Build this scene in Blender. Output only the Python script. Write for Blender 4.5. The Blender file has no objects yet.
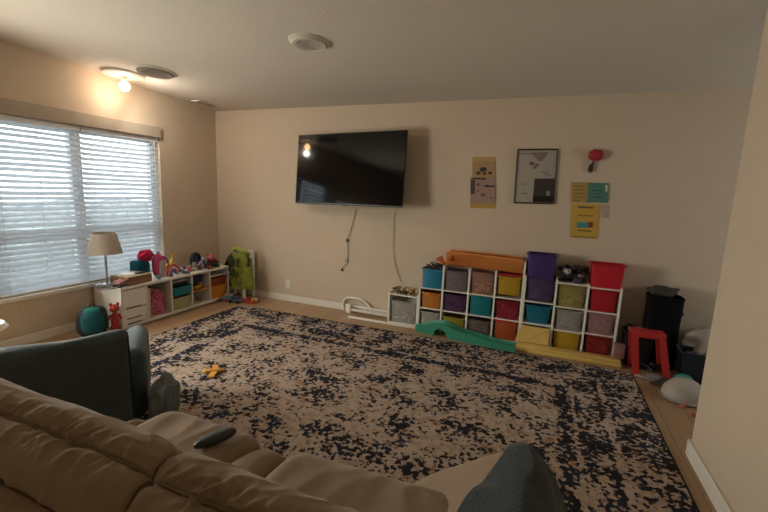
import bpy, bmesh, math, random
from mathutils import Vector, Matrix, noise
C = bpy.context.scene.collection
PI = math.pi
R = math.radians
# ---------------------------------------------------------------- camera
H = 1.49
F = 403.5
def cam_axes(yaw, pit, rol):
    f = Vector((math.sin(yaw)*math.cos(pit), math.cos(yaw)*math.cos(pit), -math.sin(pit)))
    r = Vector((math.cos(yaw), -math.sin(yaw), 0)); u = r.cross(f)
    c, s = math.cos(rol), math.sin(rol)
    return c*r+s*u, -s*r+c*u, f
AR, AU, AF = cam_axes(R(-21.436), R(9.042), R(2.3375))
cd = bpy.data.cameras.new('camera'); cam = bpy.data.objects.new('camera', cd); C.objects.link(cam)
cd.sensor_width = 36; cd.lens = F/768*36; cd.clip_start = 0.02
cam.matrix_world = Matrix(((AR.x, AU.x, -AF.x, 0), (AR.y, AU.y, -AF.y, 0), (AR.z, AU.z, -AF.z, H), (0, 0, 0, 1)))
bpy.context.scene.camera = cam
vs = bpy.context.scene.view_settings
vs.view_transform = 'Standard'; vs.look = 'None'; vs.gamma = 1; vs.exposure = 0.0
# ---------------------------------------------------------------- world
w = bpy.data.worlds.new('sky'); bpy.context.scene.world = w; w.use_nodes = True
bg = w.node_tree.nodes['Background']; bg.inputs[0].default_value = (0.86, 0.93, 1.0, 1); bg.inputs[1].default_value = 3.9
def portal(name, loc, rot, sx, sy):
    l = bpy.data.lights.new(name, 'AREA'); l.shape = 'RECTANGLE'; l.size = sx; l.size_y = sy; l.cycles.is_portal = True
    o = bpy.data.objects.new(name, l); o.location = loc; o.rotation_euler = rot; C.objects.link(o)
portal('window_portal', (-4.46, 2.71, 1.22), (0, R(-90), 0), 1.62, 1.7)


def fill_light(name, loc, rot, sx, sy, watts, col):
    l = bpy.data.lights.new(name, 'AREA'); l.shape = 'RECTANGLE'; l.size = sx; l.size_y = sy; l.energy = watts; l.color = col
    o = bpy.data.objects.new(name, l); o.location = loc; o.rotation_euler = rot; C.objects.link(o)
# daylight lamps added to brighten the room from unseen windows: left wall beside the camera, room on the right
fill_light('side_fill_light', (-4.40, 1.1, 1.15), (0, R(-90), 0), 1.1, 1.1, 120, (1.0, .95, .87))
fill_light('right_fill_light', (3.42, 3.4, 1.4), (0, R(90), 0),   .9, .9, 15, (.92, .96, 1.0))
def at(x, y, X=None, Y=None, Z=None):
    d = AR*(x-384) + AU*(256-y) + AF*F
    if X is not None: t = X/d.x
    elif Y is not None: t = Y/d.y
    else: t = (Z-H)/d.z
    return Vector((0, 0, H)) + d*t
# ---------------------------------------------------------------- materials
def lin(c):
    return tuple(((v/255)/12.92 if v/255 <= .04045 else ((v/255+.055)/1.055)**2.4) for v in c)
def mat(name, col, rough=.6, noise_amt=0.0, nscale=30, bump=0.0, metallic=0.0, emis=None, estr=0, coat=0, sheen=0, spec=.5, trans=0, col2=None):
    m = bpy.data.materials.new(name); m.use_nodes = True
    nt = m.node_tree; b = nt.nodes['Principled BSDF']
    col = tuple(col)
    b.inputs['Base Color'].default_value = (*col, 1); b.inputs['Roughness'].default_value = rough
    b.inputs['Metallic'].default_value = metallic; b.inputs['Specular IOR Level'].default_value = spec
    b.inputs['Coat Weight'].default_value = coat; b.inputs['Sheen Weight'].default_value = sheen
    tc = nt.nodes.new('ShaderNodeTexCoord'); n = nt.nodes.new('ShaderNodeTexNoise')
    n.inputs['Scale'].default_value = nscale; n.inputs['Detail'].default_value = 3
    nt.links.new(tc.outputs['Object'], n.inputs['Vector'])
    if noise_amt or col2:
        r = nt.nodes.new('ShaderNodeValToRGB')
        c2 = col2 if col2 else tuple(v*(1-noise_amt) for v in col)
        r.color_ramp.elements[0].color = (*c2, 1); r.color_ramp.elements[1].color = (*col, 1)
        r.color_ramp.elements[0].position = .35; r.color_ramp.elements[1].position = .65
        nt.links.new(n.outputs[0], r.inputs[0]); nt.links.new(r.outputs[0], b.inputs['Base Color'])
    if bump:
        bp = nt.nodes.new('ShaderNodeBump'); bp.inputs['Strength'].default_value = bump; bp.inputs['Distance'].default_value = .01
        nt.links.new(n.outputs[0], bp.inputs['Height']); nt.links.new(bp.outputs[0], b.inputs['Normal'])
    if emis:
        b.inputs['Emission Color'].default_value = (*emis, 1); b.inputs['Emission Strength'].default_value = estr
    if trans:
        t = nt.nodes.new('ShaderNodeBsdfTransparent'); mx = nt.nodes.new('ShaderNodeMixShader'); mx.inputs[0].default_value = trans
        out = nt.nodes['Material Output']
        nt.links.new(b.outputs[0], mx.inputs[1]); nt.links.new(t.outputs[0], mx.inputs[2]); nt.links.new(mx.outputs[0], out.inputs[0])
    return m
_mc = {}
def pl(hexcol, rough=.45, trans=0):
    k = (hexcol, rough, trans)
    if k not in _mc:
        c = lin(tuple(int(hexcol[i:i+2], 16) for i in (0, 2, 4)))
        _mc[k] = mat('plastic_'+hexcol, c, rough, .08, 12, trans=trans)
    return _mc[k]
def fab(hexcol, sc=60, amt=.2, bump=.25):
    k = ('f', hexcol, sc)
    if k not in _mc:
        c = lin(tuple(int(hexcol[i:i+2], 16) for i in (0, 2, 4)))
        _mc[k] = mat('fabric_'+hexcol, c, .95, amt, sc, bump, spec=.15)
    return _mc[k]
M_wall = mat('wall_paint', (.58, .465, .34), .9, .03, 5, .05, spec=.2)
M_ceil = mat('ceiling_paint', (.60, .53, .44), .95, .03, 60, .25, spec=.1)
M_trim = mat('white_trim', (.74, .68, .58), .5, .04, 10)
M_white = mat('white_laminate', (.80, .75, .66), .4, .04, 8)
M_frame = mat('vinyl_frame', (.8, .8, .8), .4)
M_valance = mat('valance_fabric', (.42, .35, .27), .9, .06, 80, .2, spec=.1)
M_black = mat('black_plastic', (.008, .008, .009), .4, .1, 20)
M_screen = mat('tv_screen', (.0025, .0025, .003), .06, spec=.4)
M_metal = mat('brushed_steel', (.45, .45, .45), .3, metallic=1)
# translucent blind slat
def blind_mat():
    m = mat('blind_slat', (.78, .80, .82), .5)
    nt = m.node_tree; t = nt.nodes.new('ShaderNodeBsdfTranslucent'); t.inputs[0].default_value = (.8, .85, .9, 1)
    mx = nt.nodes.new('ShaderNodeMixShader'); mx.inputs[0].default_value = .3
    nt.links.new(nt.nodes['Principled BSDF'].outputs[0], mx.inputs[1]); nt.links.new(t.outputs[0], mx.inputs[2])
    nt.links.new(mx.outputs[0], nt.nodes['Material Output'].inputs[0]); return m
M_blind = blind_mat()
def shade_mat():
    m = mat('lamp_shade_linen', (.62, .53, .43), .9, .08, 90)
    nt = m.node_tree; t = nt.nodes.new('ShaderNodeBsdfTranslucent'); t.inputs[0].default_value = (.6, .5, .38, 1)
    mx = nt.nodes.new('ShaderNodeMixShader'); mx.inputs[0].default_value = .25
    nt.links.new(nt.nodes['Principled BSDF'].outputs[0], mx.inputs[1]); nt.links.new(t.outputs[0], mx.inputs[2])
    nt.links.new(mx.outputs[0], nt.nodes['Material Output'].inputs[0]); return m
def glass_mat():
    m = bpy.data.materials.new('window_glass'); m.use_nodes = True; nt = m.node_tree; nt.nodes.clear()
    o = nt.nodes.new('ShaderNodeOutputMaterial'); t = nt.nodes.new('ShaderNodeBsdfTransparent'); g = nt.nodes.new('ShaderNodeBsdfGlossy')
    g.inputs['Roughness'].default_value = .02; t.inputs[0].default_value = (.95, .97, .96, 1)
    mx = nt.nodes.new('ShaderNodeMixShader'); mx.inputs[0].default_value = .06
    nt.links.new(t.outputs[0], mx.inputs[1]); nt.links.new(g.outputs[0], mx.inputs[2]); nt.links.new(mx.outputs[0], o.inputs[0]); return m
M_glass = glass_mat()
def floor_mat():
    m = mat('wood_planks', (.4, .25, .13), .42)
    nt = m.node_tree; b = nt.nodes['Principled BSDF']; tc = nt.nodes.new('ShaderNodeTexCoord')
    mp = nt.nodes.new('ShaderNodeMapping'); mp.inputs['Rotation'].default_value = (0, 0, R(90))
    br = nt.nodes.new('ShaderNodeTexBrick'); br.inputs['Scale'].default_value = 1
    br.inputs['Brick Width'].default_value = 1.2; br.inputs['Row Height'].default_value = .18; br.inputs['Mortar Size'].default_value = .003
    br.inputs['Color1'].default_value = (.47, .295, .16, 1); br.inputs['Color2'].default_value = (.39, .235, .12, 1); br.inputs['Mortar'].default_value = (.2, .12, .06, 1)
    n = nt.nodes.new('ShaderNodeTexNoise'); n.inputs['Scale'].default_value = 3
    mp2 = nt.nodes.new('ShaderNodeMapping'); mp2.inputs['Scale'].default_value = (14, 1.2, 1)
    mix = nt.nodes.new('ShaderNodeMixRGB'); mix.blend_type = 'MULTIPLY'; mix.inputs[0].default_value = .5
    rr = nt.nodes.new('ShaderNodeValToRGB'); rr.color_ramp.elements[0].color = (.6, .6, .6, 1)
    L = nt.links.new
    L(tc.outputs['Object'], mp.inputs[0]); L(mp.outputs[0], br.inputs[0]); L(tc.outputs['Object'], mp2.inputs[0]); L(mp2.outputs[0], n.inputs[0])
    L(n.outputs[0], rr.inputs[0]); L(br.outputs[0], mix.inputs[1]); L(rr.outputs[0], mix.inputs[2]); L(mix.outputs[0], b.inputs['Base Color']); return m
def rug_mat(x0, x1, y0, y1):
    m = mat('rug_pile', (.4, .3, .25), 1, spec=.05)
    nt = m.node_tree; b = nt.nodes['Principled BSDF']; L = nt.links.new
    tc = nt.nodes.new('ShaderNodeTexCoord')
    def nz(scale, det=2, dist=0, off=0):
        n = nt.nodes.new('ShaderNodeTexNoise'); n.inputs['Scale'].default_value = scale; n.inputs['Detail'].default_value = det
        n.inputs['Distortion'].default_value = dist
        mp = nt.nodes.new('ShaderNodeMapping'); mp.inputs['Location'].default_value = (off, off*.7, 0)
        L(tc.outputs['Object'], mp.inputs[0]); L(mp.outputs[0], n.inputs['Vector']); return n.outputs[0]
    def mth(op, a, bb, clamp=False):
        n = nt.nodes.new('ShaderNodeMath'); n.operation = op; n.use_clamp = clamp
        for i, v in enumerate((a, bb)):
            if isinstance(v, (int, float)): n.inputs[i].default_value = v
            else: L(v, n.inputs[i])
        return n.outputs[0]
    def ramp(v, a, bb):
        n = nt.nodes.new('ShaderNodeMapRange'); n.inputs[1].default_value = a; n.inputs[2].default_value = bb
        L(v, n.inputs[0]); return n.outputs[0]
    def mixc(f, a, bb):
        n = nt.nodes.new('ShaderNodeMixRGB')
        L(f, n.inputs[0])
        for i, v in ((1, a), (2, bb)):
            if isinstance(v, tuple): n.inputs[i].default_value = (*v, 1)
            else: L(v, n.inputs[i])
        return n.outputs[0]
    sp = nt.nodes.new('ShaderNodeSeparateXYZ'); L(tc.outputs['Object'], sp.inputs[0])
    X, Y = sp.outputs[0], sp.outputs[1]
    dx1 = mth('SUBTRACT', x1, X); dx0 = mth('SUBTRACT', X, x0); dy1 = mth('SUBTRACT', y1, Y)
    d = mth('MINIMUM', mth('MINIMUM', dx1, dx0), dy1)
    small = nz(35, 2.5, .2); big = nz(4.5, 1, 0, 5.3); fine = nz(70, 2, 0, 2)
    v = mth('ADD', mth('ADD', mth('MULTIPLY', small, .8), mth('MULTIPLY', big, .45)), mth('MULTIPLY', fine, .14))
    inborder = ramp(d, .62, .56)
    v = mth('ADD', v, mth('MULTIPLY', inborder, .045))
    # dark guard stripes of the border
    for c, wd, amt in ((.6, .035, .10), (.30, .02, -.05), (.52, .012, -.09), (.34, .012, .07)):
        s = ramp(mth('ABSOLUTE', mth('SUBTRACT', d, c), 0), wd*1.3, wd*.7)
        v = mth('ADD', v, mth('MULTIPLY', s, amt))
    dark = ramp(v, .71, .755)
    light = mixc(ramp(nz(22, 2, 0, 9), .45, .65), (.47, .36, .285), (.36, .26, .19))
    light = mixc(ramp(nz(9, 2, 0, 13), .62, .70), light, (.36, .20, .11))
    navy = mixc(ramp(nz(5, 2, 0, 20), .5, .62), (.024, .022, .026), (.026, .034, .055))
    col = mixc(dark, light, navy)
    edge = ramp(d, .015, .01)
    col = mixc(edge, col, (.015, .016, .028))
    L(col, b.inputs['Base Color'])
    bp = nt.nodes.new('ShaderNodeBump'); bp.inputs['Strength'].default_value = .5; bp.inputs['Distance'].default_value = .01
    L(nz(220, 2), bp.inputs['Height']); L(bp.outputs[0], b.inputs['Normal'])
    return m
# ---------------------------------------------------------------- mesh helpers
def bm_box(bm, x0, x1, y0, y1, z0, z1, bev=0, seg=2):
    r = bmesh.ops.create_cube(bm, size=1)
    vsx = r['verts']
    for v in vsx: v.co = Vector(((x0+x1)/2+v.co.x*(x1-x0), (y0+y1)/2+v.co.y*(y1-y0), (z0+z1)/2+v.co.z*(z1-z0)))
    if bev:
        es = {e for v in vsx for e in v.link_edges}
        bmesh.ops.bevel(bm, geom=list(es), offset=min(bev, (x1-x0)*.45, (y1-y0)*.45, (z1-z0)*.45), segments=seg, affect='EDGES', profile=.5)
def catmull(pts, n):
    P = [Vector(p) for p in pts]; P = [2*P[0]-P[1]] + P + [2*P[-1]-P[-2]]; out = []
    for i in range(1, len(P)-2):
        for k in range(n):
            t = k/n; a, b, c, d = P[i-1], P[i], P[i+1], P[i+2]
            out.append(.5*((2*b)+(c-a)*t+(2*a-5*b+4*c-d)*t*t+(3*b-3*c+d-a)*t**3))
    out.append(P[-2]); return out
def bm_tube(bm, pts, r, seg=8, smooth=0, cap=True, closed=False):
    P = catmull(pts, smooth) if smooth else [Vector(p) for p in pts]
    rings = []; n = len(P); prev = None
    for i, p in enumerate(P):
        t = (P[min(i+1, n-1)]-P[max(i-1, 0)]).normalized()
        if prev is None:
            a = Vector((0, 0, 1)) if abs(t.z) < .9 else Vector((1, 0, 0)); u = t.cross(a).normalized()
        else: u = (prev-t*prev.dot(t)).normalized()
        prev = u; v = t.cross(u); rr = r[min(i, len(r)-1)] if isinstance(r, (list, tuple)) else r
        rings.append([bm.verts.new(p+u*math.cos(2*PI*k/seg)*rr+v*math.sin(2*PI*k/seg)*rr) for k in range(seg)])
    for a, b in zip(rings, rings[1:]):
        for k in range(seg): bm.faces.new((a[k], a[(k+1) % seg], b[(k+1) % seg], b[k]))
    if cap: bm.faces.new(rings[0][::-1]); bm.faces.new(rings[-1])
def bm_lathe(bm, prof, cx=0, cy=0, cz=0, seg=24, sx=1, sy=1):
    rings = []
    for r, z in prof:
        rings.append([bm.verts.new((cx+r*sx*math.cos(2*PI*k/seg), cy+r*sy*math.sin(2*PI*k/seg), cz+z)) for k in range(seg)])
    for a, b in zip(rings, rings[1:]):
        for k in range(seg): bm.faces.new((a[k], a[(k+1) % seg], b[(k+1) % seg], b[k]))
    bm.faces.new(rings[0][::-1]); bm.faces.new(rings[-1])
def bm_blob(bm, c, s, seg=12, pw=1.0, lump=0, seed=0, rot=None):
    """superellipsoid with optional lumps"""
    r = bmesh.ops.create_uvsphere(bm, u_segments=seg, v_segments=max(6, seg*2//3), radius=1)
    for v in r['verts']:
        d = v.co.copy()
        q = Vector([math.copysign(abs(a)**pw, a) for a in d])
        if lump: q *= 1+lump*noise.noise(d*1.7+Vector((seed, seed*2, 0)))
        q = Vector((q.x*s[0], q.y*s[1], q.z*s[2]))
        if rot: q = rot @ q
        v.co = Vector(c)+q
def bm_grid(bm, fn, nu, nv, thick=0):
    g = [[bm.verts.new(fn(i/nu, j/nv)) for j in range(nv+1)] for i in range(nu+1)]
    fs = [bm.faces.new((g[i][j], g[i+1][j], g[i+1][j+1], g[i][j+1])) for i in range(nu) for j in range(nv)]
    if thick: bmesh.ops.solidify(bm, geom=fs, thickness=thick)
def bm_prism(bm, poly, axis, a, b):
    """extrude a 2-D polygon along an axis from a to b"""
    def mk(p, t): return {'x': (t, p[0], p[1]), 'y': (p[0], t, p[1]), 'z': (p[0], p[1], t)}[axis]
    A = [bm.verts.new(mk(p, a)) for p in poly]; B = [bm.verts.new(mk(p, b)) for p in poly]; n = len(poly)
    bm.faces.new(A); bm.faces.new(B[::-1])
    for i in range(n): bm.faces.new((A[i], B[i], B[(i+1) % n], A[(i+1) % n]))
def obj(name, bm, m, parent=None, smooth=False, loc=None, rot=None, label=None, auto=True):
    bmesh.ops.recalc_face_normals(bm, faces=bm.faces)
    me = bpy.data.meshes.new(name); bm.to_mesh(me); bm.free()
    o = bpy.data.objects.new(name, me); C.objects.link(o); me.materials.append(m)
    if smooth:
        for p in me.polygons: p.use_smooth = True
        if auto:
            bb = bmesh.new(); bb.from_mesh(me)
            for e in bb.edges:
                if len(e.link_faces) == 2 and e.calc_face_angle(0) > R(40): e.smooth = False
            bb.to_mesh(me); bb.free()
    if parent: o.parent = parent
    if loc: o.location = loc
    if rot: o.rotation_euler = rot
    if label: o['label'] = label
    return o
def B(): return bmesh.new()
def tag(o, label, cat, group=None, kind=None):
    o['label'] = label; o['category'] = cat
    if group: o['group'] = group
    if kind: o['kind'] = kind
    return o
def thing(name, label, cat, loc=(0, 0, 0), rz=0, group=None):
    o = bpy.data.objects.new(name, None); C.objects.link(o); o.location = loc; o.rotation_euler = (0, 0, rz); o.empty_display_size = .05
    return tag(o, label, cat, group)
def struct(name, bm, m, **k):
    o = obj(name, bm, m, **k)
    if not o.parent: o['kind'] = 'structure'
    return o
# ---------------------------------------------------------------- room shell
WY = 4.40; WX = -4.248; RX = 3.3; BY = -3.2
CS = .05
def cz(y): return 2.466+CS*(4.38-y)
bm = B(); bm_box(bm, WX-.2, RX+.2, BY-.2, WY+.2, -.1, 0); struct('floor', bm, floor_mat())
bm = B()
for (a, b) in (((WX-.2, RX+.2), None),):
    x0, x1 = a; vs8 = [bm.verts.new((x, y, cz(y)+dz)) for dz in (0, .15) for x, y in ((x0, BY-.2), (x1, BY-.2), (x1, WY+.2), (x0, WY+.2))]
    for f in ((0, 1, 2, 3), (7, 6, 5, 4), (0, 4, 5, 1), (1, 5, 6, 2), (2, 6, 7, 3), (3, 7, 4, 0)): bm.faces.new([vs8[i] for i in f])
struct('ceiling', bm, M_ceil)
bm = B(); bm_box(bm, WX-.2, RX+.2, WY, WY+.15, 0, 2.7); struct('wall_back', bm, M_wall)
W0, W1, WZ0, WZ1 = 1.90, 3.52, .45, 2.00
SW0, SW1, SZ0, SZ1 = .5, 1.7, .55, 1.75
bm = B()
bm_box(bm, WX-.2, WX, BY, SW0, 0, 3.0); bm_box(bm, WX-.2, WX, SW1, W0, 0, 3.0); bm_box(bm, WX-.2, WX, W1, WY, 0, 3.0)
bm_box(bm, WX-.2, WX, SW0, SW1, 0, SZ0); bm_box(bm, WX-.2, WX, SW0, SW1, SZ1, 3.0)
bm_box(bm, WX-.2, WX, W0, W1, 0, WZ0); bm_box(bm, WX-.2, WX, W0, W1, WZ1, 3.0)
struct('wall_left', bm, M_wall)
# right-hand partition that ends beside the camera
bm = B(); bm_box(bm, .937, 1.07, BY, 2.75, 0, 3.0, .004); struct('wall_partition', bm, M_wall)
bm = B(); bm_box(bm, WX-.2, .937, BY-.15, BY, 0, 3.0); struct('wall_front', bm, M_wall)
# room beyond the partition with an unseen window placed for its light
RW0, RW1, RZ0, RZ1 = 2.9, 3.9, .9, 1.9
bm = B()
bm_box(bm, RX, RX+.15, 0, RW0, 0, 3.0); bm_box(bm, RX, RX+.15, RW1, WY, 0, 3.0)
bm_box(bm, RX, RX+.15, RW0, RW1, 0, RZ0); bm_box(bm, RX, RX+.15, RW0, RW1, RZ1, 3.0)
bm_box(bm, 1.07, RX, -.15, 0, 0, 3.0)
struct('wall_right', bm, M_wall)
bm = B()
bm_box(bm, RX+.03, RX+.08, RW0, RW0+.05, RZ0, RZ1); bm_box(bm, RX+.03, RX+.08, RW1-.05, RW1, RZ0, RZ1)
bm_box(bm, RX+.03, RX+.08, RW0, RW1, RZ0, RZ0+.05); bm_box(bm, RX+.03, RX+.08, RW0, RW1, RZ1-.05, RZ1)
w2 = struct('window_2', bm, M_frame)
bm = B(); bm_box(bm, RX+.05, RX+.056, RW0+.05, RW1-.05, RZ0+.05, RZ1-.05); obj('window_pane', bm, M_glass, w2)
# baseboards
def board(name, x0, x1, y0, y1):
    bm = B(); bm_box(bm, x0, x1, y0, y1, 0, .085, .006); struct(name, bm, M_trim)
board('baseboard_back', WX, RX, WY-.014, WY)
board('baseboard_left', WX, WX+.014, BY, WY-.016)
bm = B(); bm_box(bm, .921, .937, BY, 2.766, 0, .10, .006); bm_box(bm, .921, 1.086, 2.75, 2.766, 0, .10, .006); struct('baseboard_partition', bm, M_trim)
bm = B()
for y0, y1 in ((SW0, SW0+.05), (SW1-.05, SW1)): bm_box(bm, WX-.16, WX-.1, y0, y1, SZ0, SZ1)
for z0, z1 in ((SZ0, SZ0+.05), (SZ1-.05, SZ1), (1.27, 1.33)): bm_box(bm, WX-.158, WX-.102, SW0, SW1, z0, z1)
w3 = struct('added_window', bm, M_frame)  # unseen window, added as the opening for the side fill lamp
bm = B(); bm_box(bm, WX-.133, WX-.127, SW0+.05, SW1-.05, SZ0+.05, SZ1-.05); obj('window_pane', bm, M_glass, w3)
# window 1 : two double-hung units
bm = B()
xm = WX-.13
ym = 2.66
for y0, y1 in ((W0, W0+.05), (W1-.05, W1), (ym-.05, ym+.05)): bm_box(bm, xm-.03, xm+.03, y0, y1, WZ0, WZ1)
for z0, z1 in ((WZ0, WZ0+.05), (WZ1-.05, WZ1), (.93, 1.02)): bm_box(bm, xm-.028, xm+.028, W0, W1, z0, z1)
win = struct('window_1', bm, M_frame)
for a, b in ((W0+.05, ym-.05), (ym+.05, W1-.05)):
    for z0, z1 in ((WZ0+.05, .93), (1.02, WZ1-.05)):
        bm = B(); bm_box(bm, xm-.003, xm+.003, a, b, z0, z1); obj('window_pane', bm, M_glass, win)
bm = B(); bm_box(bm, WX-.19, WX+.035, W0-.04, W1+.04, WZ0-.04, WZ0-.002, .008); obj('window_sill', bm, M_trim, win)
# outside ground and hedge seen in slivers between the slats
bm = B(); bm_box(bm, -16, WX-.2, -8, 14, -.6, -.5); struct('ground_outside', bm, mat('pale_concrete', (.46, .46, .45), .95, .4, 6))
random.seed(4)
bm = B()
def hedge(u, v):
    a = u*PI
    return Vector((-9.2+.8*math.cos(a)*1.0+.25*noise.noise(Vector((u*5, v*18, 1))), -6+18*v, -.5+1.5*math.sin(a)+.3*noise.noise(Vector((u*4, v*20, 4)))))
bm_grid(bm, hedge, 14, 70)
tag(obj('hedge', bm, mat('hedge_leaves', (.34, .37, .37), .9, .5, 9, .6)), 'dim green hedge outside seen in slivers between the blind slats', 'hedge')
# ---------------------------------------------------------------- blinds and valance
def blind(y0, y1, label):
    t = thing('window_blind', label, 'window blind', (WX-.035, (y0+y1)/2, WZ0), 0, 'slatted blinds on the left window')
    hw = (y1-y0)/2; n = 31; H0 = WZ1-WZ0; bm = B(); random.seed(int(y0*100))
    for i in range(n):
        z = .035+(H0-.1)*i/(n-1); tilt = R(40)+random.uniform(-.09, .09); s1 = random.uniform(-.006, .006)
        def f(u, v, z=z, tilt=tilt, s1=s1):
            yy = -hw+2*hw*v; c = (u-.5)*.05
            return Vector((c*math.cos(tilt), yy, z-c*math.sin(tilt)+s1*math.sin(v*PI)+.0035*noise.noise(Vector((v*4, i*.35, 0)))+.0016*(1-(2*u-1)**2)))
        bm_grid(bm, f, 3, 14, .0016)
    obj('slats', bm, M_blind, t, smooth=True)
    bm = B(); bm_box(bm, -.03, .03, -hw, hw, H0-.05, H0-.002, .004); obj('head_rail', bm, M_frame, t)
    bm = B(); bm_box(bm, -.026, .026, -hw, hw, .004, .022, .005); obj('bottom_rail', bm, M_frame, t)
    for k in (-.8, 0, .8):
        bm = B(); bm_tube(bm, [(.028, hw*k, .015), (.028, hw*k, H0-.04)], .0018, 5); bm_tube(bm, [(-.028, hw*k, .015), (-.028, hw*k, H0-.04)], .0018, 5)
        obj('ladder_cord', bm, M_frame, t)
    bm = B(); bm_tube(bm, [(.034, hw*.86, .35), (.034, hw*.86, H0-.05)], .004, 6); obj('tilt_wand', bm, M_frame, t)
blind(W0+.01, 2.655, 'white slatted blind nearer the camera, left half of the wide window')
blind(2.665, W1-.01, 'white slatted blind behind the table lamp, right half of the wide window')
bm = B(); bm_box(bm, WX, WX+.025, W0-.3, W1+.01, 2.0, 2.125, .006)
tag(obj('valance', bm, M_valance), 'long tan valance board fixed above the window blinds', 'valance')
# ---------------------------------------------------------------- ceiling things
lx, ly = -4.0, 2.95
zc = cz(ly)
bulb_m = mat('glowing_bulb', (1, .9, .75), .3, emis=(1, .62, .30), estr=30)
t = thing('ceiling_light', 'lit round ceiling light with bare glowing bulb by the window wall', 'ceiling light', (lx, ly, zc))
bm = B(); bm_lathe(bm, [(.06, -.028), (.17, -.022), (.185, -.012), (.188, 0.01)], seg=40); obj('backplate', bm, M_trim, t, True)
bm = B(); bm_lathe(bm, [(.02, -.062), (.024, -.05), (.024, -.026)], seg=16); obj('socket', bm, M_trim, t, True)
bm = B(); bm_lathe(bm, [(.004, -.165), (.026, -.158), (.043, -.14), (.048, -.118), (.043, -.094), (.024, -.074), (.016, -.062)], seg=20); obj('bulb', bm, bulb_m, t, True)
pl_ = bpy.data.lights.new('bulb_light', 'SPOT'); pl_.spot_size = R(178); pl_.spot_blend = 1.0; pl_.energy = 24; pl_.color = (1, .95, .87); pl_.shadow_soft_size = .04
pg = bpy.data.lights.new('bulb_glow', 'POINT'); pg.energy = 4.5; pg.color = (1, .93, .84); pg.shadow_soft_size = .048
go = bpy.data.objects.new('bulb_glow', pg); go.location = (lx, ly, zc-.22); C.objects.link(go)
po = bpy.data.objects.new('bulb_light', pl_); po.location = (lx, ly, zc-.22); po.rotation_euler = Vector((.45, .72, -.42)).to_track_quat('-Z', 'Y').to_euler(); C.objects.link(po)
def vent(px, py, r, label, cm):
    p = at(px, py, Z=2.54); p.z = cz(p.y)
    t = thing('ceiling_vent', label, 'ceiling vent', p)
    t.rotation_euler = (-math.atan(CS), 0, 0)
    bm = B(); bm_lathe(bm, [(r*.8, -.016), (r*.93, -.012), (r, 0.0)], seg=40); obj('flange', bm, M_ceil, t, True)
    bm = B(); bm_lathe(bm, [(r*.1, -.022), (r*.55, -.020), (r*.62, -.012)], seg=32); obj('centre_cone', bm, cm, t, True)
    for k in (.68, .80):
        bm = B(); bm_lathe(bm, [(r*k-.006, -.024), (r*k, -.026), (r*k+.008, -.015)], seg=36); obj('ring', bm, cm, t, True)
vent(155, 71, .19, 'round ceiling vent just right of the lit ceiling light', pl('7c7062', .7))
vent(309, 43, .15, 'faint round ceiling plate in the middle of the ceiling', M_ceil)
t = thing('wall_register', 'narrow slotted air register on the ceiling by the far left corner', 'air register', (-4.02, 4.02, cz(4.02)))
bm = B(); bm_box(bm, -.07, .07, -.17, .17, -.012, .0, .003); obj('frame', bm, M_trim, t)
bm = B()
for k in range(6): bm_box(bm, -.05, .05, -.14+k*.05, -.125+k*.05, -.018, -.01)
obj('louvers', bm, pl('6a6058'), t)
# ---------------------------------------------------------------- rug
RX0, RX1, RY0, RY1 = -3.45, .84, .75, 3.93
bm = B(); bm_box(bm, RX0, RX1, RY0, RY1, 0.0, .012, .004)
tag(obj('area_rug', bm, rug_mat(RX0, RX1, RY0, RY1)), 'large cream rug with scattered navy blotches and striped border', 'rug')
# ---------------------------------------------------------------- television
t = thing('television', 'large black flat television mounted on the back wall', 'television', (-2.158, 4.225, 1.7275))
t.rotation_euler = (R(-5), R(-.8), R(-4.8))
W_, H_ = 1.44, .824
bm = B(); bm_box(bm, -W_/2, W_/2, 0, .03, -H_/2, H_/2, .006); obj('housing', bm, M_black, t)
bm = B(); bm_box(bm, -W_/2+.008, W_/2-.008, -.002, .002, -H_/2+.018, H_/2-.008); obj('screen', bm, M_screen, t)
bm = B(); bm_box(bm, -.45, .45, .03, .07, -.36, .05, .01); obj('rear_box', bm, M_black, t)
bm = B(); bm_box(bm, -.2, .2, .07, .135, -.15, .15, .005); obj('wall_bracket', bm, M_black, t)
bm = B(); bm_box(bm, -.035, .035, .002, .014, -H_/2-.012, -H_/2+.001, .003); obj('logo_tab', bm, pl('55504a'), t)
# cords
def cord(name, pts, r, m, label, cat, extras=()):
    t = thing(name, label, cat, pts[-1]); o = Vector(pts[-1])
    bm = B(); bm_tube(bm, [Vector(p)-o for p in pts], r, 6, 6); obj('cable', bm, m, t, True)
    return t, o
p = lambda x, y, d=.012: tuple(at(x, y, Y=WY-d))
t, o = cord('power_cord', [p(355, 203, .1), p(355, 213), p(353, 222), p(350, 232), p(347, 240), p(348, 250), p(347, 262), p(344, 266), p(342, 269)], .0035, pl('8d7d68'), 'thin cord hanging below the middle of the television with dark plugs', 'cord')
for (x, y, s) in ((347, 240.5, .018), (341.8, 270, .014)):
    q = at(x, y, Y=WY-.016)-o; bm = B(); bm_box(bm, q.x-s, q.x+s, -.0, .02, q.z-s*1.2, q.z+s*1.2, .004); obj('plug', bm, M_black, t)
cord('antenna_cable', [p(394.5, 206, .1), p(394.5, 213), p(393.6, 230), p(393, 245), p(394, 260), p(397, 272), p(401, 282)], .003, pl('9a8a72'), 'pale cable hanging from the right edge of the television to the shelf', 'cord')
bm = B(); q = at(394.4, 215, Y=WY-.012); bm_box(bm, q.x-.006, q.x+.006, q.y-.004, q.y+.008, q.z-.05, q.z+.03, .002)
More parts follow.
